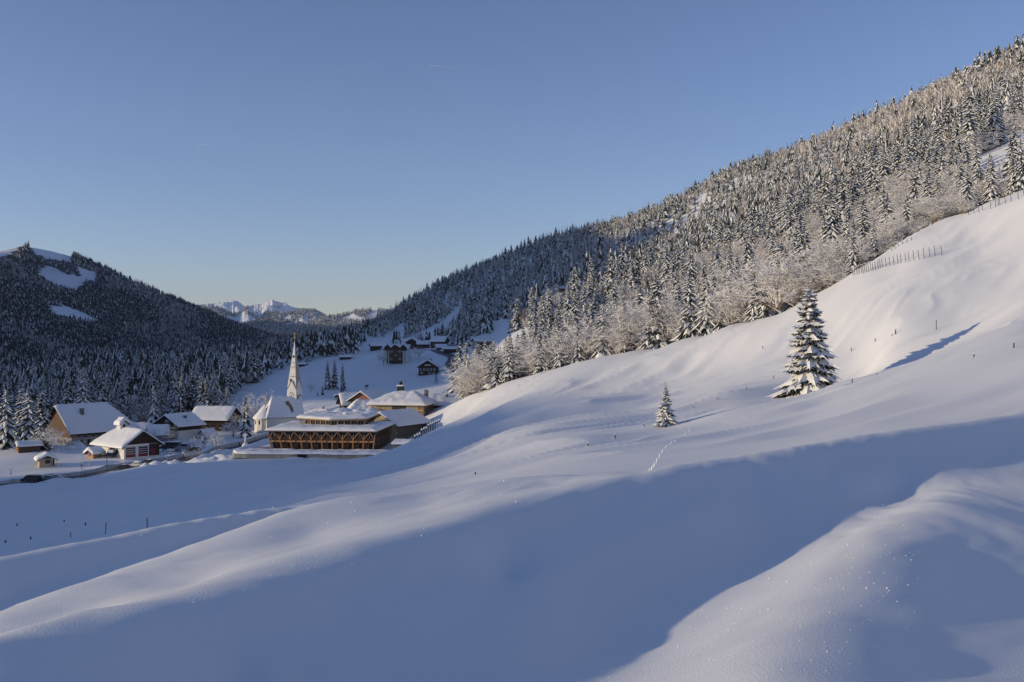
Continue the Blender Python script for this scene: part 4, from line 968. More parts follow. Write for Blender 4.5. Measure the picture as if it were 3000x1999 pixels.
# 7 timber house behind
e = house('timber_house', 'long dark timber house with a broad snow roof behind the chalet', 'house', 632, 1257, 430, -8, 15, 13, 5.2, 3.8, wall='dark_wood', ov=(1.4, 1.8), snow=.75, bump=.05, wins=[('F', -4.5, 2.9, 1.2, 1.1, 'brick_red', 'brick_red')] + [('F', u, 1.2, 1.0, 1.2, 'dark_wood') for u in (-1, 2, 5)], chims=[(-5, 2, .8, .8), (2, 1, .8, .8)])
# 8 small neighbours
house('cottage', 'little house with a steep snow roof left of the chalet', 'cottage', 463, 1291, 372, 25, 6.5, 6.5, 2.9, 2.6, wall='grey_wood', ov=(.8, .9), snow=.7, wins=[('F', 1, .8, .8, 1.2, 'dark_wood')])
house('garage', 'low snow-roofed garage behind the fire station roof', 'garage', 402, 1270, 384, 12, 9, 6, 2.2, 1.5, wall='grey_wood', snow=.7)
house('shed', 'small snowy shed at the forest edge above the cottage', 'shed', 482, 1216, 440, 10, 5, 4, 2.2, .8, wall='dark_wood', snow=.5)
house('canopy', 'snowy pitched canopy in front of the chalet, open at the front', 'canopy', 607, 1284, 362, 68, 6.5, 5.2, .5, 2.9, wall='stone', gable='bank_snow', ov=(.6, .9), snow=.45)

# ---- church
CH = empty('church', hit(828, 1249, 421), R(25), 'white village church with a needle spire, clock and snowy nave', 'church')
nl, nw, nh, nr_ = 15.0, 10.5, 4.6, 7.6
b = MB(); b.box(-nl / 2, nl / 2, -nw / 2, nw / 2, -2, nh, M['plaster']); b.poly([(nl / 2, -nw / 2, nh), (nl / 2, nw / 2, nh), (nl / 2, 0, nh + nr_), (nl / 2 - .2, -nw / 2, nh), (nl / 2 - .2, nw / 2, nh), (nl / 2 - .2, 0, nh + nr_)], [(0, 1, 2), (3, 5, 4)], M['plaster']); b.build('nave_wall', CH)
nz = lambda x, y: np.minimum(nh + nr_ * (1 - 2 * np.abs(y) / nw), nh + nr_ * (nl / 2 + x) / 3.2) + .1
nm = lambda u, v: (-nl / 2 - .4 + (nl + .7) * u, -nw / 2 - .5 + (nw + 1) * v)
b = MB(); roof_slab(b, nm, nz, .2, M['shingle'], 14, 6); r = b.build('nave_roof', CH); link_mesh('snow', cap_mesh(nm, nz, .4, 26, 18, 3, bump=.2), r)
b = MB(); s_ = nr_ / (nw / 2)       # patch where the snow has slid off
q = lambda x, t: (x, -nw / 2 * t, nh + nr_ * (1 - t) + .62)
b.poly([q(.6, .36), q(1.9, .30), q(3.0, .52), q(3.9, .86), q(2.6, .92), q(1.9, .6), q(.9, .5)], [(0, 1, 2, 3, 4, 5, 6)], M['shingle']); b.build('bare_roof_patch', r)
ac = -nl / 2 + .4
an = [R(90 + 180 * i / 6) for i in range(7)]
pr = [(ac + 4.3 * math.cos(t), 4.3 * math.sin(t)) for t in an]; pe = [(ac + 4.9 * math.cos(t), 4.9 * math.sin(t)) for t in an]
b = MB(); b.poly([(x, y, -2) for x, y in pr] + [(x, y, 3.6) for x, y in pr], [(i, i + 1, i + 8, i + 7)[::-1] for i in range(6)], M['plaster']); b.build('apse_wall', CH)
b = MB(); b.poly([(x, y, 3.5) for x, y in pe] + [(ac, 0, 9.0)], [(i, i + 1, 7)[::-1] for i in range(6)] + [(0, 1, 2, 3, 4, 5, 6)], M['shingle']); r = b.build('apse_roof', CH)
am = lambda u, v: (ac + 5.0 * np.maximum(v, .02) * np.cos(R(90) + np.pi * u), 5.0 * np.maximum(v, .02) * np.sin(R(90) + np.pi * u))
link_mesh('snow', cap_mesh(am, lambda x, y: 9.05 - 5.5 * np.hypot(x - ac, y) / 4.95, .42, 24, 12, 8, bump=.25), r)
for i in (2, 3, 4):
    t = R(90 + 180 * (i + .5) / 6); c_ = Vector((ac + 4.14 * math.cos(t), 4.14 * math.sin(t), 0)); b = MB(); nn = Vector((math.cos(t), math.sin(t), 0)); panel(b, c_, Vector((-math.sin(t), math.cos(t), 0)), nn, -.3, .3, 1.2, 2.9, .03, .09, M['glass']); b.build('window', CH)
# tower: its own turn, a little off the nave's
TWX, TWY = 5.2, 1.2
tw = empty('tower', (TWX, TWY, 0), R(-46)); tw.parent = CH
hw = 2.2; z1 = 15.2; z2 = 35.4
b = MB(); b.box(-hw, hw, -hw, hw, -2, z1, M['white_plaster']); sh = b.build('shaft', tw)
b = MB(); NP = 10
for i, a_ in enumerate((0, 90, 180, 270)):
    ro = Matrix.Rotation(R(a_), 3, 'Z'); rows_ = []
    for k in range(NP + 1):
        f = k / NP; z = z1 + (z2 - z1) * f; w0 = hw * (1 - f) ** 1.06 + .02; rows_.append([ro @ Vector((-w0, -w0, z)), ro @ Vector((w0, -w0, z))])
    for k in range(NP): b.face([rows_[k][0], rows_[k][1], rows_[k + 1][1], rows_[k + 1][0]], M['spire_snow'] if a_ in (0, 270) else M['spire_shingle'])
    # gablet over each face
    g_ = [ro @ Vector(q) for q in ((-hw, -hw - .06, z1 - .1), (hw, -hw - .06, z1 - .1), (0, -hw - .06, z1 + 3.6), (0, -hw * .8, z1 + 3.6))]
    b.face([g_[0], g_[1], g_[2]], M['white_plaster']); b.face([g_[0], g_[2], g_[3]], M['roof_snow']); b.face([g_[1], g_[3], g_[2]], M['roof_snow'])
b.build('spire', tw)
b = MB()
for s_ in (-1, 1): b.bar((s_ * (hw + .1), -hw - .12, z1 - .2), (0, -hw - .12, z1 + 3.65), .14, .18, M['shingle'])
for z, w_ in ((20.4, .9), (24.2, .7), (26.0, .5)):
    for k in range(3): b.box(-w_ + k * w_ * .8, -w_ + k * w_ * .8 + w_ * .4, -2.6 * (1 - (z - z1) / (z2 - z1)) - .12, -2.6 * (1 - (z - z1) / (z2 - z1)) + .1, z, z + .22, M['shingle'])
b.build('ledge', tw)
for z in (18.3, 28.2):
    w_ = hw * (1 - (z - z1) / (z2 - z1)); b = MB(); b.box(-.9, -.3, -w_ - .2, -w_ + .2, z, z + 1.1, M['void']) if z < 20 else b.box(-.25, .25, -w_ - .2, -w_ + .2, z, z + .9, M['void']); b.build('louvre', tw)
# clock on the two visible faces
for a_, z in ((0, 12.6),):
    c_ = empty('clock', (0, 0, 0), R(a_)); c_.parent = tw
    b = MB(); ringv = []; nseg = 24
    for k in range(12):
        t = 2 * math.pi * k / 12; b.bar((1.0 * math.sin(t), -hw - .05, z + 1.0 * math.cos(t)), (1.42 * math.sin(t), -hw - .05, z + 1.42 * math.cos(t)), .24, .06, M['dark_metal'], up=(0, 1, 0))
    b.bar((0, -hw - .08, z), (.55, -hw - .08, z + .45), .16, .05, M['dark_metal'], up=(0, 1, 0)); b.bar((0, -hw - .08, z), (-.25, -hw - .08, z - .95), .13, .05, M['dark_metal'], up=(0, 1, 0)); b.tube([(0, -hw - .02, z), (0, -hw - .1, z)], [.2, .2], M['dark_metal'], 10)
    o_ = b.build('clock_face', tw); bpy.data.objects.remove(c_)
for u in (-.8, .8):
    b = MB(); panel(b, Vector((hw, 0, 0)), Vector((0, 1, 0)), Vector((1, 0, 0)), u - .45, u + .45, 9.6, 12.9, .01, .05, M['void'])
    for k in range(8): panel(b, Vector((hw, 0, 0)), Vector((0, 1, 0)), Vector((1, 0, 0)), u - .45, u + .45, 9.7 + k * .4, 9.84 + k * .4, .052, .12, M['grey_plaster'])
    b.build('belfry_louvre', tw)
b = MB(); b.tube([(0, 0, z2 - .4), (0, 0, z2 + 3.4)], [.07, .05], M['gold'], 5); b.tube([(0, 0, z2 + .55), (0, 0, z2 + .75), (0, 0, z2 + 1.1), (0, 0, z2 + 1.45), (0, 0, z2 + 1.65)], [.08, .34, .46, .34, .08], M['gold'], 10); b.bar((-.55, 0, z2 + 2.7), (.55, 0, z2 + 2.7), .12, .12, M['gold']); b.build('cross', tw)

# ---- hotel: timber frame block leaning outward, with an upper storey
hp = at(944, 1320, 302); HT = empty('hotel', hp, R(-5), 'long timber hotel with zigzag braces, leaning walls and two tiers of snowy flat roof', 'hotel')
D = 23.0; XB = 15.4; HH = 5.9; LEAN = 1.35
def fx(u, z): return u * (XB + LEAN * z / HH)            # a facade point that leans out sideways with height
def fy(z): return -LEAN * z / HH
b = MB(); k = .9
b.poly([(-XB + k, k, -1.5), (XB - k, k, -1.5), (XB - k, D, -1.5), (-XB + k, D, -1.5), (-XB - LEAN + k, k - LEAN, HH), (XB + LEAN - k, k - LEAN, HH), (XB + LEAN - k, D, HH), (-XB - LEAN + k, D, HH)], [(0, 1, 5, 4), (1, 2, 6, 5), (2, 3, 7, 6), (3, 0, 4, 7)], M['dark_wood']); b.build('wall', HT)
NB = 10
for i in range(NB):
    u0, u1 = -1 + 2 * i / NB, -1 + 2 * (i + 1) / NB
    b = MB()
    for z0_, z1_ in ((.05, 2.45), (3.9, 5.6)):
        p4 = [(fx(u0, z0_) + .2, fy(z0_) + .75, z0_), (fx(u1, z0_) - .2, fy(z0_) + .75, z0_), (fx(u1, z1_) - .2, fy(z1_) + .75, z1_), (fx(u0, z1_) + .2, fy(z1_) + .75, z1_)]
        b.face(p4, M['glass'])
        um = (u0 + u1) / 2; b.bar((fx(um, z0_), fy(z0_) + .70, z0_), (fx(um, z1_), fy(z1_) + .70, z1_), .09, .09, M['pale_wood'])
    b.build('window', HT)
for i in range(NB + 1):
    u = -1 + 2 * i / NB; b = MB()
    for s_ in (-.13, .13): b.bar((fx(u, 0) + s_ * .4, .35, -1.2), (fx(u, 3.7) + s_, fy(3.7) + .1, 3.7), .16, .34, M['orange_wood'], up=(0, 1, 0))
    b.bar((fx(u, 3.7), fy(3.7) + .05, 3.4), (fx(u, 4.9), fy(4.9) + .05, 4.9), .2, .28, M['orange_wood'], up=(0, 1, 0)); b.build('post', HT)
for i in range(NB):
    u0, u1 = -1 + 2 * i / NB, -1 + 2 * (i + 1) / NB; um = (u0 + u1) / 2
    for ua, ub in ((u0, um), (um, u1)):
        za, zb_ = (3.45, 5.75) if ua == u0 else (5.75, 3.45)
        b = MB(); b.bar((fx(ua, za), fy(za) - .08, za), (fx(ub, zb_), fy(zb_) - .08, zb_), .17, .17, M['orange_wood'], up=(0, 1, 0)); b.build('brace', HT)
b = MB(); b.bar((fx(-1.01, 2.7), fy(2.7) + .05, 2.75), (fx(1.01, 2.7), fy(2.7) + .05, 2.75), .22, .5, M['orange_wood'])
for i in range(NB): um = -1 + 2 * (i + .5) / NB; b.box(fx(um, 2.75) - .22, fx(um, 2.75) + .22, fy(2.75) - .12, fy(2.75) + .02, 2.62, 2.92, M['void'])
b.build('beam', HT)
for z in (3.15, 3.38, 3.61, 3.84):
    b = MB(); b.bar((fx(-1.02, z), fy(z) - .02, z), (fx(1.02, z), fy(z) - .02, z), .08, .10, M['brown_wood'])
    for s_ in (-1, 1): b.bar((fx(s_ * 1.01, z), fy(z), z), (fx(s_ * 1.01, z), D, z), .08, .10, M['brown_wood'])
    b.build('slat', HT)
for s_ in (-1, 1):          # slatted side walls
    b = MB()
    for j in range(9): z = .25 + j * .34; b.bar((fx(s_, z), fy(z) + .3, z), (fx(s_, z), D, z), .07, .14, M['grey_wood'])
    for j in range(16): y = .2 + j * (D - .4) / 15; b.bar((fx(s_ * .995, 0), y, -1), (fx(s_ * .995, HH), y, HH - .1), .16, .24, M['brown_wood'])
    b.build('side_screen', HT)
ex = XB + LEAN + .5
rz = lambda x, y: HH + .18 + 0.004 * np.maximum(0, y) + 0 * x
rm = lambda u, v: (-ex + 2 * ex * u, -LEAN - .6 + (D + 1.2 + LEAN) * v)
b = MB(); roof_slab(b, rm, rz, .3, M['grey_wood'], 4, 2); r = b.build('roof', HT); link_mesh('snow', cap_mesh(rm, rz, 1.15, 44, 26, 12, bump=.10), r)
# upper tier with a prow
ub = HH + .2; uh = 2.7; pl = [(-8.0, 9.5), (1.2, 5.6), (11.0, 8.2), (10.4, 22.4), (-9.0, 22.4)]
b = MB(); c0 = [(x, y, ub) for x, y in pl]; c1 = [(x, y, ub + uh) for x, y in pl]
b.poly(c0 + c1, [(i, (i + 1) % 5, 5 + (i + 1) % 5, 5 + i) for i in range(5)], M['brown_wood']); b.build('upper_wall', HT)
def along(a, c, n): return [Vector((a[0] + (c[0] - a[0]) * i / n, a[1] + (c[1] - a[1]) * i / n, 0)) for i in range(n + 1)]
for (a_, c_, n_) in ((pl[0], pl[1], 5), (pl[1], pl[2], 5)):
    P_ = along(a_, c_, n_); d_ = (P_[1] - P_[0]).normalized(); nn = Vector((d_.y, -d_.x, 0))
    for i in range(n_):
        if i == 0 and a_ is pl[0]: continue
        b = MB(); q0 = P_[i] + d_ * .12 + nn * .04; q1 = P_[i + 1] - d_ * .12 + nn * .04
        b.face([(q0.x, q0.y, ub + 1.0), (q1.x, q1.y, ub + 1.0), (q1.x, q1.y, ub + uh - .25), (q0.x, q0.y, ub + uh - .25)], M['glass']); qm = (q0 + q1) / 2 + nn * .03; b.bar((qm.x, qm.y, ub + 1.0), (qm.x, qm.y, ub + uh - .25), .07, .07, M['pale_wood']); b.build('window', HT)
    for i in range(n_ + 1):
        b = MB(); b.box(P_[i].x - .12, P_[i].x + .12, P_[i].y - .3, P_[i].y - .05, ub, ub + uh, M['pale_wood']); b.build('post', HT)
b = MB()
for (a_, c_) in ((pl[0], pl[1]), (pl[1], pl[2])): b.bar((a_[0], a_[1] - .5, ub + uh - .1), (c_[0], c_[1] - .5, ub + uh - .1), .3, .42, M['orange_wood'])
b.build('beam', HT)
for j in range(5): b = MB(); b.bar((-9.3 + j * .36, 9.0 + j * .1, ub + .5), (-9.9 + j * .36, 8.6 + j * .1, ub + uh), .13, .13, M['pale_wood']); b.build('strut', HT)
for j in range(9): b = MB(); y = 8.4 + j * 1.5; x = 10.9 - (y - 8.2) * .03; b.bar((x + .1, y, ub + .3), (x + 1.5, y, ub + uh), .14, .16, M['brown_wood']); b.build('strut', HT)
b = MB(); b.bar((8.6, 7.4, ub + uh), (9.6, 7.5, ub + .4), .2, .2, M['orange_wood'], up=(0, 1, 0)); b.build('raking_strut', HT); b = MB(); b.bar((11.6, 7.8, ub + uh), (10.8, 7.9, ub + .4), .2, .2, M['orange_wood'], up=(0, 1, 0)); b.build('raking_strut', HT)
er = [(-10.6, 8.2), (1.2, 3.9), (12.3, 6.7), (12.0, 23.6), (-10.6, 23.6)]
def um_(u, v):
    fx_ = np.where(u < .5, er[0][0] + (er[1][0] - er[0][0]) * u * 2, er[1][0] + (er[2][0] - er[1][0]) * (u * 2 - 1)); fy_ = np.where(u < .5, er[0][1] + (er[1][1] - er[0][1]) * u * 2, er[1][1] + (er[2][1] - er[1][1]) * (u * 2 - 1))
    bx = er[4][0] + (er[3][0] - er[4][0]) * u; return fx_ + (bx - fx_) * v, fy_ + (23.6 - fy_) * v
uz = lambda x, y: ub + uh + .25 + .012 * np.maximum(0, y - 8) + .02 * np.abs(x - 1.2)
b = MB(); roof_slab(b, um_, uz, .3, M['pale_wood'], 12, 3); r = b.build('upper_roof', HT); link_mesh('snow', cap_mesh(um_, uz, .85, 40, 24, 15, bump=.12), r)
b = MB(); b.tube([(3.5, 15, ub + uh + .9), (3.5, 15, ub + uh + 1.5), (3.5, 15, ub + uh + 1.75)], [1.1, 1.0, .5], M['roof_snow'], 10); b.box(2.8, 4.2, 14.2, 15.8, ub + uh + .3, ub + uh + 1.0, M['dark_metal']); b.build('roof_vent', HT)

# terrace over the garage in front
TE = empty('terrace', at(920, 1353, 292), 0, 'concrete terrace wall with a thick snow lip and a dark garage opening', 'terrace')
pw = TE.location; out = [(-26.2, 12), (-25.4, 5), (-23.6, 1.2), (-20, .2), (23.5, -3.0), (23.5, 8), (-20, 20)]
b = MB(); n_ = len(out); b.poly([(x, y, .95) for x, y in out] + [(x, y, 2.25) for x, y in out], [(i, (i + 1) % n_, n_ + (i + 1) % n_, n_ + i) for i in range(n_)] + [tuple(range(n_))[::-1], tuple(range(n_, 2 * n_))], M['concrete']); b.build('slab', TE)
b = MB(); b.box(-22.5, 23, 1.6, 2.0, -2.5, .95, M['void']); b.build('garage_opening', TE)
b = MB(); b.box(-6.6, 23.4, .3, .8, -3.0, .94, M['concrete']); b.build('retaining_wall', TE)
for x in (-20, -16.2, -12.4, -8.6):
    b = MB(); b.box(x - .2, x + .2, .9, 1.3, -2.5, .94, M['concrete']); b.build('pillar', TE)
for x0_, x1_ in ((-4.6, -2.0), (15.8, 18.6)):
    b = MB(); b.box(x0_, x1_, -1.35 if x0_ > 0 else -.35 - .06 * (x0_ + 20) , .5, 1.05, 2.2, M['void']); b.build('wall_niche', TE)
fr = [(-25.9, 9), (-25.0, 4.4), (-23.2, .9), (-20, -.2), (23.6, -3.4)]
fl = np.concatenate([[0], np.cumsum([math.dist(fr[i], fr[i + 1]) for i in range(4)])]); fl /= fl[-1]
def tmap(u, v):
    x = np.interp(u, fl, [q[0] for q in fr]); y = np.interp(u, fl, [q[1] for q in fr]); return x + np.where(u < .12, (v * 4.0) * (1 - u / .12), 0), y + v * np.where(u < .12, 4.5 + u * 40, 9.3)
stp = lambda x: .35 * (x > -5.2) - .25 * (x > 4) + .3 * (x > 15.2) - .3 * (x > 19)
link_mesh('snow', cap_mesh(tmap, lambda x, y: 2.26 + 0 * x + .35 * np.clip(stp(x), 0, 1) * (y < 3), .7, 70, 12, 31, bump=.18), TE)
# wing with the split gable roof
GW_ = house('hotel_wing', 'pale timber hotel wing with a pitched snow roof right of the main block', 'hotel wing', 1160, 1292, 337, 60, 17, 13.2, 6.6, 3.4, wall='grey_wood', gable='pale_wood', ov=(1.2, 1.5), snow=.65, place=False, sink=6, bump=.05)
b = MB(); o, a, n = face_frame('L', 17, 13.2); panel(b, o, a, n, -1.8, 1.8, 5.6, 8.4, .02, .08, M['curtain'])
for k in range(7): panel(b, o, a, n, -1.8 + k * .6 - .05, -1.8 + k * .6 + .05, 5.6, 8.3, .082, .14, M['grey_wood'])
b.build('slatted_window', GW_)
b = MB(); panel(b, *face_frame('L', 17, 13.2), -6.6, 6.6, -1, 6.6, .0, .06, M['pale_wood']); b.build('boarding', GW_)
b = MB(); panel(b, *face_frame('F', 17, 13.2), -8.4, 8.4, 1.9, 2.1, .0, .14, M['concrete']); b.build('ledge', GW_)
b = MB(); b.bar((1.0, -8.0, 5.9), (1.6, -.6, 10.0), .5, .5, M['void']); b.build('roof_step', GW_)
# upper block
UB = house('hotel_annex', 'upper hotel block with brown shingle walls, curtained glazing and a broad hipped snow roof', 'hotel annex', 1180, 1218, 374, -10, 20, 14, 5.2, 3.3, wall='shingle', ov=(1.3, 1.6), snow=.8, hip=(.7, .55), place=False, sink=5, roofm='pale_wood', bump=.2)
o, a, n = face_frame('F', 20, 14)
for u0_, u1_, m_ in ((-9.6, -6.6, 'pale_wood'), (-6.4, -2.2, 'curtain'), (-2.0, 3.2, 'glass'), (3.4, 7.6, 'curtain')):
    b = MB(); panel(b, o, a, n, u0_, u1_, 2.7, 4.9, .02, .06, M[m_])
    for k in range(int((u1_ - u0_) / .7) + 1): panel(b, o, a, n, u0_ + k * .7 - .04, u0_ + k * .7 + .04, 2.7, 4.9, .062, .1, M['pale_wood'])
    b.build('window', UB)
b = MB(); panel(b, o, a, n, -9.9, 9.9, 2.3, 2.66, .0, .16, M['pale_wood']); b.build('band', UB)
b = MB(); panel(b, o, a, n, -1.5, 7.4, -1.2, 1.2, .01, .05, M['glass']); b.build('lower_window', UB)
b = MB(); o2, a2, n2 = face_frame('R', 20, 14)
for k in range(12): panel(b, o2, a2, n2, -6.8 + k * 1.18, -6.5 + k * 1.18, -3, 5.0, .02, .2, M['grey_wood'])
panel(b, o2, a2, n2, -7, 7, 1.5, 1.7, .22, .34, M['concrete']); b.build('side_screen', UB)
b = MB(); b.box(-2.6, -.4, 1.2, 3.4, 8.0, 11.0, M['dark_metal']); b.box(-2.8, -.2, 1.0, 3.6, 11, 11.4, M['roof_snow']); b.tube([(-1.5, 2.3, 11.4), (-1.5, 2.3, 12.1), (-1.5, 2.3, 12.8)], [.45, .75, .5], M['dark_metal'], 8); b.build('chimney', UB)
b = MB(); b.box(7.5, 8.8, 3, 4.4, 7, 9.6, M['stone']); b.build('chimney', UB)
# roofs of the old village behind
house('brick_house', 'house with a red-brown gable and snow roof behind the hotel', 'house', 1084, 1200, 396, 66, 12, 10, 4.2, 3.0, wall='brown_wood', gable='brick_red', ov=(1.2, 1.6), snow=.6, place=False, sink=4)
house('village_house', 'long snow-roofed house tucked left of the red-brown gable', 'house', 1052, 1206, 402, 20, 14, 10, 3.8, 3.4, wall='dark_wood', ov=(1.2, 1.4), snow=.6, place=False, sink=4, chims=[(3, 1, .6), (-1, 1.5, .6)])
house('pavilion', 'low building under a tent-like sunlit snow roof behind the hotel', 'pavilion', 1066, 1221, 372, 15, 12, 10, 2.2, 3.6, wall='pale_wood', ov=(.9, .9), snow=.8, hip=(.6, .6), place=False, sink=4, bump=.2)
house('flat_annex', 'low flat annex deep in snow between the church and the hotel', 'annex', 1020, 1226, 364, 4, 20, 7, 2.0, .5, wall='brown_wood', ov=(.6, .6), snow=1.0, place=False, sink=4, bump=.3, chims=[(-9, 0, .7, .6, 'brick_red')])
house('end_house', 'house with a broad sunlit snow roof where the slope meets the village', 'house', 1306, 1199, 388, 14, 12.5, 10, 2.6, 3.0, wall='dark_wood', ov=(1.2, 1.4), snow=.8, place=False, sink=5, chims=[(0, -2.5, .9, .8), (-1, 1, .8, .5)])
# shed and row of tall posts
SH = house('sauna_hut', 'flat-roofed wooden hut with a thick snow roof beside the row of tall posts', 'hut', 1184, 1326, 291, -8, 5.0, 6.0, 2.6, .25, wall='grey_wood', ov=(.4, .4), snow=.95, place=False, sink=3)
b = MB(); o, a, n = face_frame('F', 5.0, 6.0)
for k in range(4): panel(b, o, a, n, -2.4 + k * .35, -2.28 + k * .35, -1, 2.5, .03, .13, M['pale_wood'])
panel(b, o, a, n, -.9, .4, -1, 2.1, .02, .06, M['void']); panel(b, o, a, n, .5, 2.4, -1, 1.5, .02, .08, M['concrete']); b.build('door', SH)
PF = empty('post_screen', at(1250, 1290, 305), 0, 'row of tall snow-capped dark posts climbing the slope right of the hotel', 'post screen')
tops = [(1565, 1040), (1605, 1020), (1643, 1000), (1680, 930), (1720, 910), (1757, 895), (1793, 850), (1832, 830), (1872, 815), (1910, 795), (1948, 780), (1985, 765), (2025, 755)]
PT = []
for i, (u, v) in enumerate(tops):
    Y = 290 + i * 3.6; t_ = at(950 + .17 * u, 1100 + .17 * v, Y); g_ = at(950 + .17 * u, 1318 - i * 4.7, Y); PT.append((t_ - PF.location, g_ - PF.location))
for t_, g_ in PT:
    b = MB(); b.box(t_.x - .17, t_.x + .17, t_.y - .17, t_.y + .17, g_.z - 1.5, t_.z - .2, M['dark_metal']); b.tube([(t_.x, t_.y, t_.z - .2), (t_.x, t_.y, t_.z + .1), (t_.x, t_.y, t_.z + .3)], [.24, .22, .06], M['roof_snow'], 7); b.build('post', PF)
for f in (.25, .55):
    b = MB()
    for i in range(len(PT) - 1): b.bar(PT[i][1].lerp(PT[i][0], f), PT[i + 1][1].lerp(PT[i + 1][0], f), .12, .14, M['pale_metal'])
    b.build('rail', PF)

# ---- houses up the valley
AB = house('apartment_block', 'four-storey apartment block with brown balconies and white side walls in the meadow', 'apartment block', 1164, 1060, 655, -8, 15.5, 12, 8.6, 2.0, wall='white_plaster', gable='dark_wood', ov=(1.2, 1.2), snow=.6, sink=3)
o, a, n = face_frame('F', 15.5, 12)
b = MB(); panel(b, o, a, n, -3.6, 5.0, -1, 9.4, .0, 1.2, M['dark_wood']); b.build('balcony_front', AB)
for j in range(4):
    for k in range(3):
        b = MB(); u = -2.1 + k * 2.8; z = .5 + j * 2.3; panel(b, o, a, n, u - 1.2, u + 1.2, z, z + .9, 1.21, 1.9, M['brown_wood']); panel(b, o, a, n, u - 1.1, u + 1.1, z + 1.0, z + 2.0, 1.21, 1.25, M['glass'] if (j + k) % 2 else M['grey_plaster']); b.build('balcony', AB)
b = MB(); panel(b, o, a, n, -5.4, -4.6, -1, 8.4, .01, .06, M['glass']); panel(b, o, a, n, 5.9, 6.2, -1, 8.4, .01, .06, M['glass']); panel(b, o, a, n, 6.8, 7.1, -1, 8.4, .01, .06, M['glass']); b.build('window_strip', AB)
for x_, w_ in ((-4.4, 4.6), (.7, 5.6), (6.0, 4.2)):
    gz_ = lambda x, y, x_=x_, w_=w_: 9.2 + 1.9 * (1 - 2 * np.abs(x - x_) / w_) + .15; gm = lambda u, v, x_=x_, w_=w_: (x_ - w_ / 2 - .5 + (w_ + 1) * u, -8.2 + 8 * v)
    b = MB(); roof_slab(b, gm, gz_, .2, M['dark_wood'], 8, 2); b.poly([(x_ - w_ / 2, -7.3, 9.1), (x_ + w_ / 2, -7.3, 9.1), (x_, -7.3, 11.0), (x_ - w_ / 2, -7.3, 7.4), (x_ + w_ / 2, -7.3, 7.4)], [(0, 1, 2), (3, 4, 1, 0)], M['dark_wood']); r = b.build('cross_gable', AB); link_mesh('snow', cap_mesh(gm, gz_, .6, 14, 8, 3), r)
house('alpine_chalet', 'dark chalet with a gable towards us alone in the meadow below the road', 'chalet', 1256, 1095, 600, 88, 10, 10.6, 4.4, 3.4, wall='dark_wood', ov=(1.2, 1.3), snow=.6, sink=2, wins=[('L', u, 2.2, .8, 1.0, 'white_paint') for u in (-4, -2, 0, 2, 4)] + [('L', u, .2, 1.4, .7, 'white_paint', 'glass', 'window', False) for u in (-3.6, 1.2, 3.4)] + [('L', 0, 5.0, 3.2, .25, 'white_paint', 'white_paint')], chims=[(0, 1, .7, .7), (2, -1, .7, .7)])
VH = [('roadside_house', 'dark gabled house above the bend of the road, right one of the pair', 1288, 1017, 760, -18, 11, 9, 4.6, 3.0), ('barn', 'low dark barn beside the upper road', 1320, 1034, 690, -6, 9, 6, 2.8, 1.0), ('shed', 'small snow-roofed shed below the roadside house', 1293, 1024, 725, 8, 7, 5, 1.8, 1.6),
      ('valley_house', 'snow-roofed house just behind the apartment block', 1214, 1018, 800, 75, 10, 10, 4.2, 2.6), ('valley_house', 'small dark house left of the apartment block at the forest edge', 1106, 1024, 780, 15, 11, 8, 3.2, 2.2), ('valley_house', 'house with a low snow roof behind the apartment block, nearer the road', 1240, 1020, 780, 10, 9, 8, 3.2, 2.0),
      ('white_house', 'white house with a wide snow roof at the foot of the wooded hillside', 1522, 992, 745, -15, 13, 10, 3.6, 2.0), ('lower_house', 'long low house attached left of the white house on the hillside', 1482, 994, 740, -5, 8, 8, 3.0, 1.2), ('mountain_barn', 'dark barn with a flat snowy roof high in the hillside forest', 1668, 926, 900, -3, 12.5, 8, 4.6, .9),
      ('meadow_hut', 'snow-covered hut at the forest edge beyond the meadow crest', 1012, 1052, 720, 5, 8, 5, 1.6, .7), ('meadow_hut', 'low snow-covered hut beside the church spire at the forest edge', 884, 1072, 640, -6, 7, 5, 1.2, .6)]
for nm_, lb, px, py, Y, ro, L_, W_, h_, ri in VH:
    house(nm_, lb, nm_.replace('_', ' '), px, py, Y, ro, L_, W_, h_, ri, wall='white_plaster' if nm_ == 'white_house' else 'dark_wood', ov=(.9, 1.0), snow=.6, sink=8, place=nm_ not in ('white_house', 'lower_house'), wins=[('F', u, 1.4, .9, 1.1) for u in (-2.5, 0, 2.5)] if h_ > 3.5 else ())
RA = house('apartment_house', 'balconied apartment house half hidden by the frosted trees at the bend', 'apartment house', 1412, 1036, 640, 18, 9, 9, 7.0, 1.4, wall='grey_plaster', ov=(.9, .9), snow=.6, sink=3)
o, a, n = face_frame('F', 9, 9)
for j in range(3):
    b = MB(); panel(b, o, a, n, -4.2, 3.0, .6 + j * 2.2, 1.5 + j * 2.2, .02, 1.0, M['dark_wood']); b.build('balcony', RA)
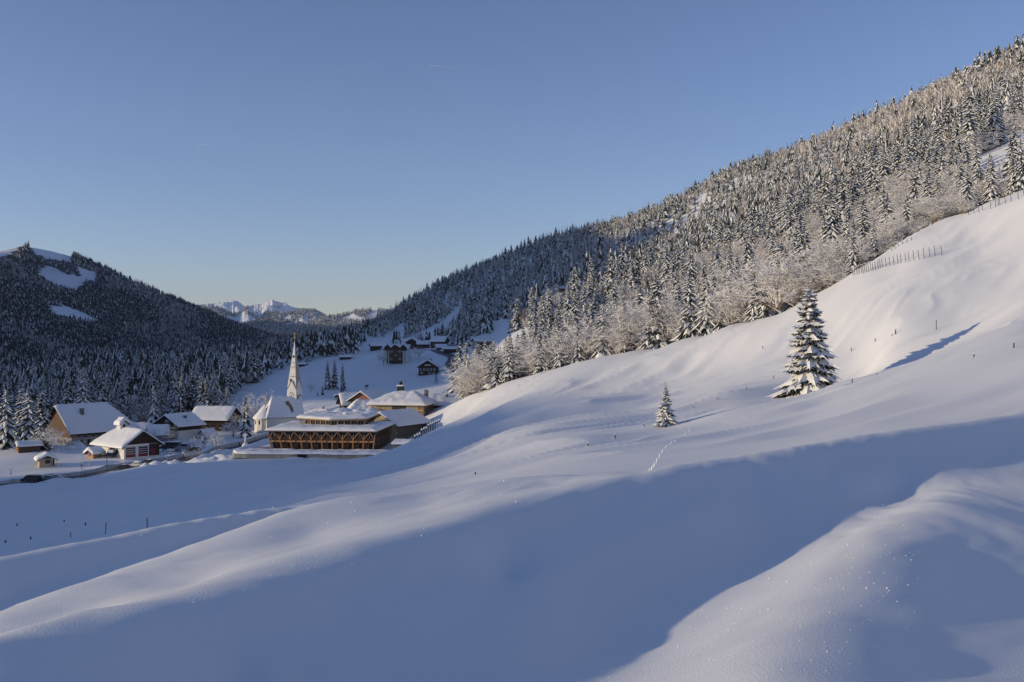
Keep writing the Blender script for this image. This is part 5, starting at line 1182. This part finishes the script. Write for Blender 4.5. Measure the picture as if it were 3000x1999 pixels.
# ------------------------------------------------------------------ roads and ploughed snow
def ribbon(name, path, w, m, dz, label, n=10):
    p = np.array(path, float); t = np.linspace(0, len(p) - 1, (len(p) - 1) * n + 1); k = np.arange(len(p))
    x, y = crom(k.astype(float), p[:, :2], t).T
    dx, dy = np.gradient(x), np.gradient(y); l = np.hypot(dx, dy); nx, ny = -dy / l, dx / l
    s_ = np.linspace(-.5, .5, 5); X = x[None] + nx[None] * w * s_[:, None]; Y = y[None] + ny[None] * w * s_[:, None]; Z = ground(X, Y).max(axis=0)[None] * .6 + ground(X, Y) * .4 + dz
    return tag(sheet(name, X, Y, Z, m), label, kind='structure'), (x, y, nx, ny)
def xy(px, py, Y): return ((px - CX) / F * Y, Y)
RP = [xy(-200, 1440, 274), xy(0, 1424, 281), xy(120, 1412, 286), xy(250, 1398, 293), xy(400, 1375, 303), xy(520, 1352, 314), xy(620, 1330, 332), xy(700, 1308, 352), xy(790, 1288, 376), xy(860, 1275, 392)]
_, (rx, ry, rnx, rny) = ribbon('road', RP, 6.5, M['asphalt'], .16, 'ploughed village road')
far = [hit(*q) for q in [(1400, 1112, 545), (1360, 1094, 565), (1333, 1082, 590), (1318, 1070, 615), (1325, 1057, 640), (1322, 1045, 668), (1303, 1038, 690), (1285, 1032, 715), (1240, 1028, 740)]]
ribbon('upper_road', [(q.x, q.y) for q in far], 6.0, M['asphalt'], .25, 'dark road winding up between the houses')

def bank(name, x, y, nx, ny, off, hgt, wid, label, seed=0, dz=0.0, m='bank_snow', front=.25, cover=None):
    """a ploughed wall of snow along a line: steep towards the road, flat behind"""
    s_ = np.array([0, .06, .12, .2, .35, .55, .8, 1.0]); pr = np.array([-.3, .55, .92, 1.0, 1.0, .85, .5, -.2])
    n_ = len(x); X = np.empty((len(s_), n_)); Y = X.copy(); Z = X.copy(); h = hgt * (1 + .28 * noise2(np.arange(n_) / 5.0, np.zeros(n_), seed) + .14 * noise2(np.arange(n_) / 1.7, np.zeros(n_), seed + 1)); ends = np.clip(np.minimum(np.arange(n_), n_ - 1 - np.arange(n_)) / 4.0, 0, 1) ** .6
    wob = .5 * noise2(np.arange(n_) / 4.0, np.zeros(n_) + 9, seed + 3)
    for i in range(len(s_)):
        d = off + (s_[i] * wid + wob) * np.sign(off); X[i] = x + nx * d; Y[i] = y + ny * d
        Z[i] = ground(X[i], Y[i]) + pr[i] * h * ends + dz + .12 * noise2(X[i] * 1.3, Y[i] * 1.3, seed + 5)
    o = sheet(name, X, Y, Z, M['snow']); me = o.data; me.materials.append(M[m]); nc = n_
    idx = np.zeros(len(me.polygons), np.int32); idx[:2 * (n_ - 1)] = 1; me.polygons.foreach_set('material_index', idx)
    return tag(o, label, kind='structure')
a, c = 8, 62
bank('snow_bank', rx[a:c], ry[a:c], rnx[a:c], rny[a:c], 4.2, 1.9, 5.0, 'ploughed snow wall on the far side of the road', 3)
bank('snow_bank', rx[60:], ry[60:], rnx[60:], rny[60:], 4.0, 1.6, 4.0, 'ploughed snow wall along the side road to the church', 5)
bank('snow_bank', rx[50:], ry[50:], rnx[50:], rny[50:], -4.2, 1.3, 3.5, 'ploughed snow wall beside the terrace', 6)
bank('snow_bank', rx[4:27], ry[4:27], rnx[4:27], rny[4:27], -4.6, .7, 4.0, 'low ploughed snow along the near side of the road', 7)

def mound(px, py, Y, r, h, seed, sy=.6, label='heap of ploughed snow'):
    p = on(px, Y); n_ = 22; t = np.linspace(0, 2 * np.pi, n_ + 1); s_ = np.linspace(0, 1, 9)
    X = p.x + r * np.outer(s_, np.cos(t)); Y_ = p.y + r * sy * np.outer(s_, np.sin(t))
    Z = ground(X, Y_) - .15 + h * np.outer(np.cos(s_ * np.pi / 2) ** .9, np.ones(n_ + 1)) * (1 + .45 * noise2(X / 1.6 + seed, Y_ / 1.6, seed)) * np.clip(1.02 - s_, 0, 1)[:, None] ** .3
    return tag(sheet('snow_heap', X, Y_, Z, M['snow']), label, kind='structure')
for i, q in enumerate([(452, 1368, 303, 4.0, 1.3), (482, 1366, 305, 2.6, 1.5), (505, 1368, 304, 3.2, 1.1), (425, 1376, 300, 2.2, 1.0), (606, 1356, 300, 6.5, 2.0), (640, 1352, 301, 6.0, 2.2), (668, 1352, 299, 5.0, 1.6), (575, 1360, 302, 4.5, 1.3), (505, 1340, 327, 8.0, 2.2), (200, 1312, 352, 4, 1.8), (222, 1308, 356, 5, 2.2), (180, 1318, 350, 3, 1.2), (1150, 1330, 287, 3.0, 1.0), (1125, 1332, 286, 2.4, .8), (662, 1300, 362, 5.0, 1.4)]):
    mound(*q, seed=i + 2)

# ------------------------------------------------------------------ vehicles
def car(px, Y, rz, L, W, H, paint, label, cat='car', snow=0.12, van=False, name='parked_car', dz=.22):
    p = on(px, Y, dz); e = empty(name, p, R(rz), label, cat)
    prof = [(-.5, .28), (-.49, .55), (-.40, .62), (-.30, .98 if not van else 1.0), (.06 if not van else .20, 1.0), (.24 if not van else .34, .64), (.46, .54), (.5, .40), (.5, .22)] if not van else [(-.5, .25), (-.5, .96), (-.44, 1.0), (.18, 1.0), (.33, .64), (.47, .52), (.5, .40), (.5, .22)]
    b = MB(); n_ = len(prof); A = [(x * L, -W / 2 * (1 if z < .7 else .86), z * H) for x, z in prof]; B = [(x, -y, z) for x, y, z in A]
    b.poly(A + B, [tuple(range(n_))[::-1], tuple(range(n_, 2 * n_))] + [(i, (i + 1) % n_, n_ + (i + 1) % n_, n_ + i) for i in range(n_)], M[paint]); b.build('body', e)
    for sy in (-1, 1):
        b = MB(); y = sy * (W / 2 * .93 + .02); q = [(-.38, .68), (-.29, .93), (.04 if not van else .18, .93), (.17 if not van else .28, .68)]
        b.face([(x * L, y, z * H) for x, z in q], M['glass']); b.build('window', e)
    b = MB(); q = (.07, .98, .235, .66) if not van else (.2, .97, .325, .66); b.face([(q[0] * L + .03, -W * .40, q[1] * H), (q[0] * L + .03, W * .40, q[1] * H), (q[2] * L + .03, W * .43, q[3] * H), (q[2] * L + .03, -W * .43, q[3] * H)], M['glass']); b.build('windscreen', e)
    for sx in (-.31, .31):
        for sy in (-1, 1):
            b = MB(); b.tube([(sx * L, sy * (W / 2 - .2), .32), (sx * L, sy * (W / 2 + .02), .32)], [.33, .33], M['rubber'], 12); w_ = b.build('wheel', e)
            b = MB(); b.tube([(sx * L, sy * (W / 2 + .02), .32), (sx * L, sy * (W / 2 + .04), .32)], [.19, .19], M['metal'], 10); b.build('rim', w_)
    for sy in (-1, 1):
        b = MB(); b.box(.495 * L, .505 * L, sy * W * .36 - .15, sy * W * .36 + .15, .42 * H, .5 * H, M['white_paint']); b.build('headlight', e)
    if snow:
        x0_, x1_ = (-.36 * L, .05 * L) if not van else (-.48 * L, .17 * L)
        link_mesh('snow', cap_mesh(lambda u, v: (x0_ + (x1_ - x0_) * u, -W * .44 + W * .88 * v), lambda x, y: H + 0 * x, snow, 8, 6, 4), e)
    return e
car(90, 284, 172, 5.3, 2.0, 2.2, 'car_dark', 'dark van half sunk behind the snow lip of the near road', 'van', 0, True, 'van')
car(140, 288, 170, 4.3, 1.8, 1.5, 'car_grey', 'low grey car parked right behind the dark van', snow=.05)
car(163, 290, 170, 4.3, 1.8, 1.5, 'car_white', 'pale car parked nearest the plain road bank, second from the van', snow=.15)
car(360, 300, 168, 4.3, 1.8, 1.45, 'car_dark', 'dark car with a bare roof in front of the snow-topped one on the road', snow=.04)
car(398, 303.5, 168, 4.2, 1.8, 1.5, 'car_white', 'car with thick snow on its roof between two darker cars', snow=.4)
car(430, 306.5, 168, 4.4, 1.9, 1.75, 'car_dark', 'black estate car beside the snow heaps', snow=.03)
car(320, 325, 178, 4.4, 1.8, 1.4, 'car_dark', 'car buried under a thick slab of snow at the fire station wall', snow=.95)
car(570, 343, 175, 4.2, 1.8, 1.6, 'car_dark', 'dark car parked alone on the sunlit lot below the chalet', snow=.04)
car(500, 347, 178, 7.0, 2.4, 3.0, 'car_dark', 'dark truck with a box body standing by the fire station', 'truck', .08, True, 'truck')
car(536, 346, 178, 5.0, 2.2, 2.6, 'car_grey', 'grey pickup parked nose to tail with the dark truck', 'truck', .05, True, 'pickup')
car(1330, 640, 120, 4.4, 1.8, 1.5, 'car_white', 'pale car driving down the winding upper road', snow=0, name='car', dz=.3)

# ------------------------------------------------------------------ poles, signs, lamps
def pole(name, px, py, ptop, Y, r, m, label, cat, group=None, tilt=0.0, snap=True):
    p = on(px, Y) if snap else at(px, py, Y); H = (CY - ptop) / F * p.y - p.z; b = MB(); b.tube([(0, 0, -.6), (tilt * H, 0, H)], [r, r * .7], M[m], 7)
    o = b.build(name); o.location = p; tag(o, label, cat, group); return o, H
for px, pt, lb in [(153, 1309, 'left flagpole of the pair by the kiosk gable'), (171, 1310, 'right flagpole of the pair by the kiosk gable'), (242, 1314, 'left flagpole of the pair in front of the wooden hut'), (259, 1313, 'right flagpole of the pair in front of the wooden hut')]:
    pole('flagpole', px, 1372, pt, 308, .07, 'pale_metal', 'thin white metal ' + lb, 'flagpole', 'flagpoles by the road')
p = on(313, 296); e = empty('street_lamp', p, 0, 'tall dark street lamp standing by the road in front of the fire station', 'street lamp'); H = (CY - 1337) / F * p.y - p.z
b = MB(); b.tube([(0, 0, -.5), (0, 0, H)], [.10, .07], M['dark_metal'], 7); b.build('pole', e)
b = MB(); b.bar((-.25, 0, H), (.5, 0, H + .08), .28, .14, M['dark_metal']); b.build('lamp_head', e)
p = on(32, 300); e = empty('street_lamp', p, 0, 'dark street lamp with a snowy ball head at the frame edge behind the van', 'street lamp'); H = (CY - 1372) / F * p.y - p.z
b = MB(); b.tube([(0, 0, -.5), (0, 0, H)], [.10, .08], M['dark_metal'], 7); b.build('pole', e)
b = MB(); b.tube([(0, 0, H), (0, 0, H + .2), (0, 0, H + .5), (0, 0, H + .65)], [.08, .25, .22, .04], M['roof_snow'], 8); b.build('lamp_head', e)
p = on(530, 400); e = empty('street_lamp', p, 0, 'slim street lamp rising behind the chalet roof', 'street lamp'); H = (CY - 1170) / F * p.y - p.z
b = MB(); b.tube([(0, 0, -.5), (0, 0, H)], [.09, .06], M['metal'], 6); b.build('pole', e)
b = MB(); b.bar((-.2, 0, H), (.35, 0, H), .3, .2, M['roof_snow']); b.build('lamp_head', e)
p = on(239, 294); e = empty('road_sign', p, 0, 'round dark road sign on a post by the plain snow bank', 'road sign'); H = (CY - 1364) / F * p.y - p.z
b = MB(); b.tube([(0, 0, -.5), (0, 0, H)], [.05, .05], M['dark_metal'], 6); b.build('pole', e)
b = MB(); b.tube([(0, -.06, H + .1), (0, -.02, H + .1)], [.42, .42], M['dark_metal'], 18); b.build('sign_plate', e)
b = MB(); b.tube([(0, -.09, H + .1), (0, -.065, H + .1)], [.26, .26], M['pale_metal'], 18); b.build('sign_face', e)
p = on(537, 316); e = empty('post_marker', p, 0, 'red post with a white snow-topped head beside the road', 'post'); H = (CY - 1325) / F * p.y - p.z
b = MB(); b.box(-.16, .16, -.16, .16, -.5, H - .5, M['red_paint']); b.build('post', e)
b = MB(); b.tube([(0, 0, H - .5), (0, 0, H - .3), (0, 0, H), (0, 0, H + .2)], [.2, .34, .30, .08], M['roof_snow'], 9); b.build('snow_cap', e)
p = on(500, 322); e = empty('road_sign', p, 0, 'small dark sign post with a snow cap on the mound before the road', 'road sign'); H = (CY - 1319) / F * p.y - p.z
b = MB(); b.tube([(0, 0, -.5), (0, 0, H)], [.06, .06], M['dark_metal'], 6); b.build('pole', e)
for z, w in ((H - .35, .30), (H - 1.1, .36)): b = MB(); b.box(-w, w, -.06, .02, z - .28, z + .28, M['dark_metal']); b.box(-w, w, -.1, .1, z + .28, z + .42, M['roof_snow']); b.build('sign_plate', e)
p = on(594, 354); e = empty('advertising_column', p, 0, 'short pale advertising column with a snow cap near the canopy', 'column'); H = (CY - 1277) / F * p.y - p.z
b = MB(); b.tube([(0, 0, -.5), (0, 0, H * .82)], [.36, .36], M['white_plaster'], 12); b.build('drum', e)
b = MB(); b.tube([(0, 0, H * .45), (0, 0, H * .6)], [.38, .38], M['glass'], 12); b.build('band', e)
b = MB(); b.tube([(0, 0, H * .82), (0, 0, H * .9), (0, 0, H)], [.46, .40, .1], M['roof_snow'], 12); b.build('snow_cap', e)
b = MB(); q = on(634, 350)
for k in range(6): t = k * math.pi / 3; b.tube([(.9 * math.cos(t), .9 * math.sin(t), -.2), (.9 * math.cos(t), .9 * math.sin(t), 1.3)], [.06, .06], M['dark_wood'], 5)
for k in range(6): t = k * math.pi / 3; t2 = t + math.pi / 3; b.bar((.9 * math.cos(t), .9 * math.sin(t), 1.1), (.9 * math.cos(t2), .9 * math.sin(t2), 1.1), .05, .1, M['dark_wood'])
o = b.build('tree_guard'); o.location = q; tag(o, 'dark wooden guard around the round-crowned rosy tree', 'tree guard')
# wayside shrine deep in snow
p = on(719, 350, .2); e = empty('wayside_cross', p, 0, 'wayside cross plastered in snow above a snowy mound by the road', 'wayside cross'); H = (CY - 1270) / F * p.y - p.z
b = MB(); b.tube([(0, 0, -.3), (0, 0, H * .45), (.1, 0, H)], [.42, .35, .30], M['roof_snow'], 9); b.build('shaft', e)
b = MB(); b.bar((-.85, 0, H * .88), (.75, 0, H * .9), .45, .55, M['roof_snow']); b.build('crossbar', e)
b = MB(); b.tube([(0, -.1, -.4), (0, -.1, .6), (0, -.1, 1.4), (0, -.1, 2.0)], [1.35, 1.2, .8, .15], M['roof_snow'], 14); b.build('snow_mound', e, smooth=True)
p = on(645, 326); e = empty('wayside_cross', p, 0, 'small snow-topped wooden cross on the heap beside the terrace end', 'wayside cross')
b = MB(); b.bar((0, 0, -.3), (0, 0, 1.9), .12, .12, M['brown_wood'], up=(0, 1, 0)); b.build('shaft', e)
b = MB(); b.bar((-.6, 0, 1.3), (.6, 0, 1.3), .12, .14, M['brown_wood']); b.box(-.6, .6, -.1, .1, 1.37, 1.52, M['roof_snow']); b.build('crossbar', e)
# delineators along the road and lift masts in the meadow
ROD = [(112, 1412, 1389, 289), (186, 1405, 1393, 291), (202, 1400, 1390, 292), (248, 1388, 1374, 296), (250, 1400, 1386, 291), (267, 1398, 1384, 292), (362, 1372, 1360, 306), (423, 1363, 1349, 311), (446, 1376, 1363, 300), (475, 1374, 1361, 302), (510, 1374, 1364, 302), (622, 1310, 1297, 340), (470, 1346, 1335, 320), (486, 1352, 1342, 318)]
for k, (px, py, pt, Y) in enumerate(ROD): pole('snow_stake', px, py, pt, Y, .055, 'dark_metal', 'thin dark snow stake marking the edge of the village road', 'stake', 'snow stakes along the village road')
def mast(px, py, pt, Y, label, lattice=True):
    p = hit(px, py, Y); H = (CY - pt) / F * p.y - p.z; b = MB(); w = .75
    for sx in (-1, 1):
        for sy in (-1, 1): b.bar((sx * w, sy * w, -.5), (sx * w * .35, sy * w * .35, H), .13, .13, M['dark_metal'])
    for k in range(5):
        f0, f1 = k / 5, (k + 1) / 5; w0, w1 = w * (1 - .65 * f0), w * (1 - .65 * f1)
        for sy in (-1, 1): b.bar((-w0, sy * w0, H * f0), (w1, sy * w1, H * f1), .08, .08, M['dark_metal']); b.bar((w0, sy * w0, H * f0), (-w1, sy * w1, H * f1), .08, .08, M['dark_metal'])
    b.bar((-.9, 0, H), (.9, 0, H), .2, .3, M['dark_metal']); o = b.build('lattice_mast'); o.location = p; return tag(o, label, 'mast')
mast(1278, 1124, 1095, 520, 'dark lattice lift mast on the meadow below the alpine chalet')
mast(1348, 1114, 1098, 545, 'short dark lattice mast beside the frosted trees below the road')
mast(1002, 1166, 1146, 470, 'small lattice mast at the foot of the meadow spruces')
for px, py, pt, Y in [(1073, 1142, 1131, 470), (997, 1166, 1150, 468), (1262, 1164, 1154, 430), (1323, 1120, 1108, 540)]: pole('ski_stake', px, py, pt, Y, .07, 'dark_metal', 'lone dark stake standing in the shaded meadow beyond the hotel', 'stake', 'stakes in the meadow')
for px, py, Y, lb in [(1326, 1131, 500, 'dark snow cannon under a snow cap in the meadow beside the frosted trees'), (1074, 1140, 470, 'dark snow cannon in the meadow behind the village roofs'), (985, 1172, 440, 'dark snow cannon on the slope left of the rosy bush tree')]:
    p = hit(px, py, Y); e = empty('snow_cannon', p, .6, lb, 'snow cannon'); b = MB(); b.tube([(-.9, 0, 1.5), (.2, 0, 1.8), (.9, 0, 1.95)], [.35, .6, .55], M['dark_metal'], 10); b.build('barrel', e)
    b = MB(); b.bar((-.5, -.6, 0), (0, 0, 1.5), .12, .12, M['dark_metal']); b.bar((-.5, .6, 0), (0, 0, 1.5), .12, .12, M['dark_metal']); b.bar((.7, 0, 0), (0, 0, 1.5), .12, .12, M['dark_metal']); b.build('frame', e)
    b = MB(); b.bar((-.9, 0, 2.15), (.8, 0, 2.5), .8, .3, M['roof_snow']); b.build('snow', e)

# ------------------------------------------------------------------ stakes and stumps on the slope
ST = [(1393, 1391, 8, 72), (1550, 1353, 10, 82), (1647, 1327, 10, 95), (1722, 1308, 9, 100), (1802, 1285, 11, 108), (1887, 1251, 9, 140), (2033, 1196, 7, 165), (2065, 1226, 10, 125), (2101, 1172, 9, 170), (2150, 1206, 15, 120), (2187, 1141, 7, 185), (2267, 1110, 10, 185), (2282, 1182, 8, 122), (2443, 1140, 14, 124), (2497, 1123, 13, 122), (2571, 1102, 8, 118), (2646, 1083, 12, 108), (2853, 1048, 11, 100), (2971, 1020, 16, 95), (2494, 1029, 10, 172), (2564, 1001, 10, 172), (2613, 985, 6, 174), (2624, 979, 14, 174), (2405, 1005, 9, 205), (2234, 1022, 8, 220)]
for k, (px, py, h, Y) in enumerate(ST):
    p = hit(px, py, Y, .8, 1.25); H = h / F * p.y; wh = 'low on the slope below the blue dip' if px < 1700 else 'on the slope left of the small lone spruce' if px < 1900 else 'between the small and the tall lone spruce' if px < 2250 else 'close left of the tall lone spruce' if px < 2300 else 'between the tall spruce and its long shadow' if px < 2600 else 'beside the long tree shadow' if px < 2700 else 'on the drift crest beyond the tree shadow'; e = empty('pasture_stake', p, k * .7, ('stout' if h > 12 else 'stubby' if h < 9 else 'slim') + ' snow-capped pasture stake ' + wh, 'stake', 'pasture stakes on the slope'); w = max(.055, H * .12)
    b = MB(); b.tube([(0, 0, -.3), (.06 * H * ((k % 3) - 1), 0, H)], [w, w * .9], M['bark'], 7); b.build('post', e)
    b = MB(); c_ = .06 * H * ((k % 3) - 1); b.tube([(c_, 0, H), (c_, 0, H + w * .8), (c_ + .02, 0, H + w * 1.8)], [w * 1.3, w * 1.4, w * .3], M['roof_snow'], 8); b.build('snow_cap', e)
    b = MB(); b.tube([(w * 2.2, 0, -.12), (w * 2.2, 0, w * .6), (w * 2.2, 0, w * 1.3)], [w * 2.6, w * 1.8, w * .3], M['snow'], 9); b.build('snow_drift', e, smooth=True)
for px, pt, Y, lb in [(206, 1560, 128, 'thin leaning pole'), (308, 1531, 122, 'thick upright pole'), (431, 1517, 112, 'tallest pole with stubs')]:
    p = on(px, Y); H = (CY - pt) / F * p.y - p.z; b = MB(); b.tube([(0, 0, -.5), (.06 * H * (px < 320), 0, H)], [.05, .045], M['bark'], 7)
    if px > 400: b.bar((0, 0, H * .55), (.12, 0, H * .6), .04, .04, M['bark']); b.bar((0, 0, H * .8), (.1, 0, H * .83), .04, .04, M['bark'])
    o = b.build('snow_pole'); o.location = p; tag(o, lb + ' sticking out of the shaded snow below the near drift crest', 'pole')
for px, py, h, Y in [(16, 1595, 4, 145), (90, 1596, 8, 145), (50, 1546, 4, 180), (112, 1550, 4, 175), (188, 1559, 6, 168), (250, 1563, 9, 160)]:
    p = on(px, Y); H = max(.4, h / F * p.y); b = MB(); b.tube([(0, 0, -.4), (0, 0, H)], [.12, .10], M['bark'], 7); b.tube([(0, 0, H), (0, 0, H + .1)], [.13, .05], M['roof_snow'], 7); o = b.build('buried_post'); o.location = p; tag(o, 'dark post end barely poking out of the shaded lower slope', 'post', 'buried posts on the lower slope')
p = hit(2743, 966, 176, .85, 1.2); b = MB(); H = 28 / F * p.y; b.tube([(0, 0, -.3), (0, 0, H)], [.06, .05], M['bark'], 7); o = b.build('snow_pole'); o.location = p; tag(o, 'slim pole standing in the bright bowl beside the long tree shadow', 'pole')

# fences at the top of the slope
def fence(rows, label, wires, name='pasture_fence', lean=.0):
    P_ = []
    for px, pb, pt, Y in rows:
        p = hit(px, pb, Y, .8, 1.2); P_.append((p, max(.8, (pb - pt) / F * p.y)))
    o0 = P_[0][0]; e = empty(name, o0, 0, label, 'fence'); tops = []
    for p, H in P_:
        q = p - o0; b = MB(); t_ = Vector((q.x - lean * H, q.y, q.z + H)); b.tube([(q.x, q.y, q.z - .4), t_], [.055, .05], M['bark'], 6)
        b.build('post', e); b = MB(); b.tube([t_, t_ + Vector((0, 0, .10)), t_ + Vector((0, 0, .22))], [.10, .13, .03], M['roof_snow'], 7); b.build('snow_cap', e); tops.append((q, t_))
    for f in wires:
        b = MB()
        for i in range(len(tops) - 1): b.bar(tops[i][0].lerp(tops[i][1], f), tops[i + 1][0].lerp(tops[i + 1][1], f), .022, .022, M['metal'])
        b.build('wire', e)
    return e
us = [(1412, 975, 855), (1335, 978, 855), (1275, 995, 880), (1210, 1010, 890), (1150, 1022, 905), (1092, 1030, 915), (1035, 1045, 932), (998, 1055, 945), (945, 1062, 952), (908, 1072, 962), (863, 1085, 975), (815, 1090, 990), (772, 1102, 998), (730, 1110, 1010), (705, 1118, 1018), (682, 1130, 1030), (650, 1138, 1038), (622, 1150, 1050), (598, 1148, 1055), (570, 1160, 1062), (548, 1165, 1070), (530, 1170, 1075), (510, 1185, 1085), (490, 1175, 1090), (462, 1182, 1095), (440, 1190, 1100), (410, 1198, 1105), (390, 1200, 1112)]
fence([(2400 + u * .2551, 500 + vb * .2551, 500 + vt * .2551, 205 + k * .9) for k, (u, vb, vt) in enumerate(us)], 'long row of snow-capped fence posts running down the open slope to the trees', (.35, .65), lean=.14)
us = [(2352, 270, 195), (2290, 328, 215), (2208, 355, 245), (2142, 375, 265), (2078, 395, 298), (2062, 400, 315), (2032, 420, 332), (1972, 440, 362), (1880, 460, 378), (1838, 482, 395), (1780, 490, 420), (1720, 510, 440)]
fence([(2400 + u * .2551, 500 + vb * .2551, 500 + vt * .2551, 226 + k * .6) for k, (u, vb, vt) in enumerate(us)], 'wire fence with dark posts at the upper slope edge under the frosted shrubs', (.4, .75), lean=.12)
us = [(1060, 800, 765), (1010, 822, 790), (960, 845, 812), (910, 870, 835), (870, 895, 862), (835, 925, 890)]
fence([(2400 + u * .2551, 500 + vb * .2551, 500 + vt * .2551, 234 + k * .6) for k, (u, vb, vt) in enumerate(us)], 'short fence line right against the frosted trees between the two longer fences', (.5,), lean=.1)
us = [(2215, 880), (2140, 905), (2060, 930)]

# ------------------------------------------------------------------ person walking between the snow walls
p = on(702, 350, .35); e = empty('person', p, R(25), 'person in dark winter clothes walking along the road by the snowy wayside cross', 'person')
def limb(vs, es, rad, name, m, parent):
    me = bpy.data.meshes.new(name); me.from_pydata(vs, es, []); me.materials.append(m); o = link_mesh(name, me, parent)
    md = o.modifiers.new('skin', 'SKIN'); md.use_smooth_shade = True; sd = me.skin_vertices[0].data
    for i, r_ in enumerate(rad): sd[i].radius = (r_, r_)
    sd[0].use_root = True; o.modifiers.new('sub', 'SUBSURF').levels = 1; return o
vs = [(0, 0, .92), (0, 0, 1.18), (0, .02, 1.42), (0, .03, 1.54), (0, .05, 1.66), (-.10, 0, .86), (-.11, .12, .48), (-.11, .02, .06), (-.11, .14, .03), (.10, 0, .86), (.11, -.06, .48), (.11, -.22, .10), (.11, -.10, .03), (-.20, .02, 1.40), (-.26, -.08, 1.14), (-.25, .06, .92), (.20, .02, 1.40), (.26, .08, 1.14), (.25, .22, .95), (0, .05, 1.74)]
es = [(0, 1), (1, 2), (2, 3), (3, 4), (4, 19), (0, 5), (5, 6), (6, 7), (7, 8), (0, 9), (9, 10), (10, 11), (11, 12), (2, 13), (13, 14), (14, 15), (2, 16), (16, 17), (17, 18)]
limb(vs, es, [.16, .155, .17, .06, .10, .10, .075, .05, .045, .10, .075, .05, .045, .075, .06, .05, .075, .06, .05, .07], 'body', M['dark_cloth'], e)
b = MB(); b.tube([(0, .06, 1.60), (0, .13, 1.66), (0, .12, 1.72)], [.05, .075, .05], M['skin'], 8); b.build('face', e)
b = MB(); b.tube([(0, .045, 1.70), (0, .04, 1.78), (0, .04, 1.84)], [.118, .11, .04], M['red_paint'], 10); b.build('cap', e)

# ------------------------------------------------------------------ loose snow: tracks and added glint crystals
tr = [(1905, 1381), (1915, 1370), (1925, 1352), (1937, 1330), (1950, 1312), (1972, 1296), (1990, 1284), (2012, 1270), (2028, 1258)]
tr = np.array(tr, float); k = np.linspace(0, len(tr) - 1, 24); tpx = np.interp(k, np.arange(len(tr)), tr[:, 0]) + np.tile([-1.6, 1.6], 12); tpy = np.interp(k, np.arange(len(tr)), tr[:, 1])
b = MB(); Yg = 32.0
for i, (a_, c_) in enumerate(zip(tpx, tpy)):
    p = hit(a_, c_, Yg + 2, .9, 1.35) if i else hit(a_, c_, 34, .8, 1.5); Yg = p.y; r_ = .03
    b.tube([p + Vector((0, 0, -.05)), p + Vector((0, 0, .05)), p + Vector((.02, 0, .12))], [r_ * 1.6, r_, r_ * .3], M['snow'], 7)
tag(b.build('animal_track', smooth=True), 'line of footprints crossing the sunlit slope below the small spruce', kind='stuff')
b = MB(); rg = random.Random(12); n_ = 0
while n_ < 380:
    if rg.random() < .55: px, py, Y = rg.uniform(1500, 2700), rg.uniform(1450, 1990), rg.uniform(5.5, 14)
    else: px, py, Y = rg.uniform(0, 1500), rg.uniform(1400, 1880), rg.uniform(6, 19)
    p = hit(px, py, Y, .7, 1.4); Y = p.y
    if abs(proj(*p)[1] - py) > 6: continue
    t = np.array([.25, .5, .8, 1.2, 1.8, 2.6, 3.6, 5.0]); lit = (ground(p.x + to_sun.x * t, p.y + to_sun.y * t) < p.z + .02 + to_sun.z * t).all()
    if not lit: continue
    s_ = .00040 * Y * min(2.2, math.exp(rg.gauss(0, .45))); n_ += 1
    d = to_sun; u_ = d.orthogonal().normalized() * s_; w_ = d.cross(u_).normalized() * s_; c_ = p + Vector((0, 0, s_ * .8))  # every crystal faces the sun and stands only where it shines, imitating glints
    pk = [c_ + u_, c_ + w_, c_ - u_, c_ - w_, c_ + d * s_ * .5, c_ - d * s_]
    b.poly(pk, [(0, 1, 4), (1, 2, 4), (2, 3, 4), (3, 0, 4), (1, 0, 5), (2, 1, 5), (3, 2, 5), (0, 3, 5)], M['ice'])
tag(b.build('glint_crystals'), 'added sun-facing crystals imitating glints on the near snow', kind='stuff')
# faint contrails
for (x0_, y0_, x1_, y1_, w) in [(1256, 191, 1345, 201, 9), (570, 425, 617, 424, 7)]:
    A_, B_ = at(x0_, y0_, 30000), at(x1_, y1_, 30000); b = MB(); b.tube([A_, (A_ + B_) / 2, B_], [w * .5, w * .35, 1], M['frost'], 6); tag(b.build('contrail'), 'faint contrail in the blue sky', kind='stuff')

# ------------------------------------------------------------------ clear cold air
hz = bpy.data.materials.new('air'); hz.use_nodes = True; n = hz.node_tree.nodes; n.remove(n['Principled BSDF'])
pv = n.new('ShaderNodeVolumePrincipled'); pv.inputs['Color'].default_value = (0.62, 0.74, 1.0, 1); pv.inputs['Density'].default_value = 4.5e-5; pv.inputs['Anisotropy'].default_value = 0.0
hz.node_tree.links.new(pv.outputs[0], n['Material Output'].inputs['Volume'])
b = MB(); b.box(-5000, 4000, -1500, 9700, -80, 470, hz); tag(b.build('haze'), 'thin blue air', kind='stuff')
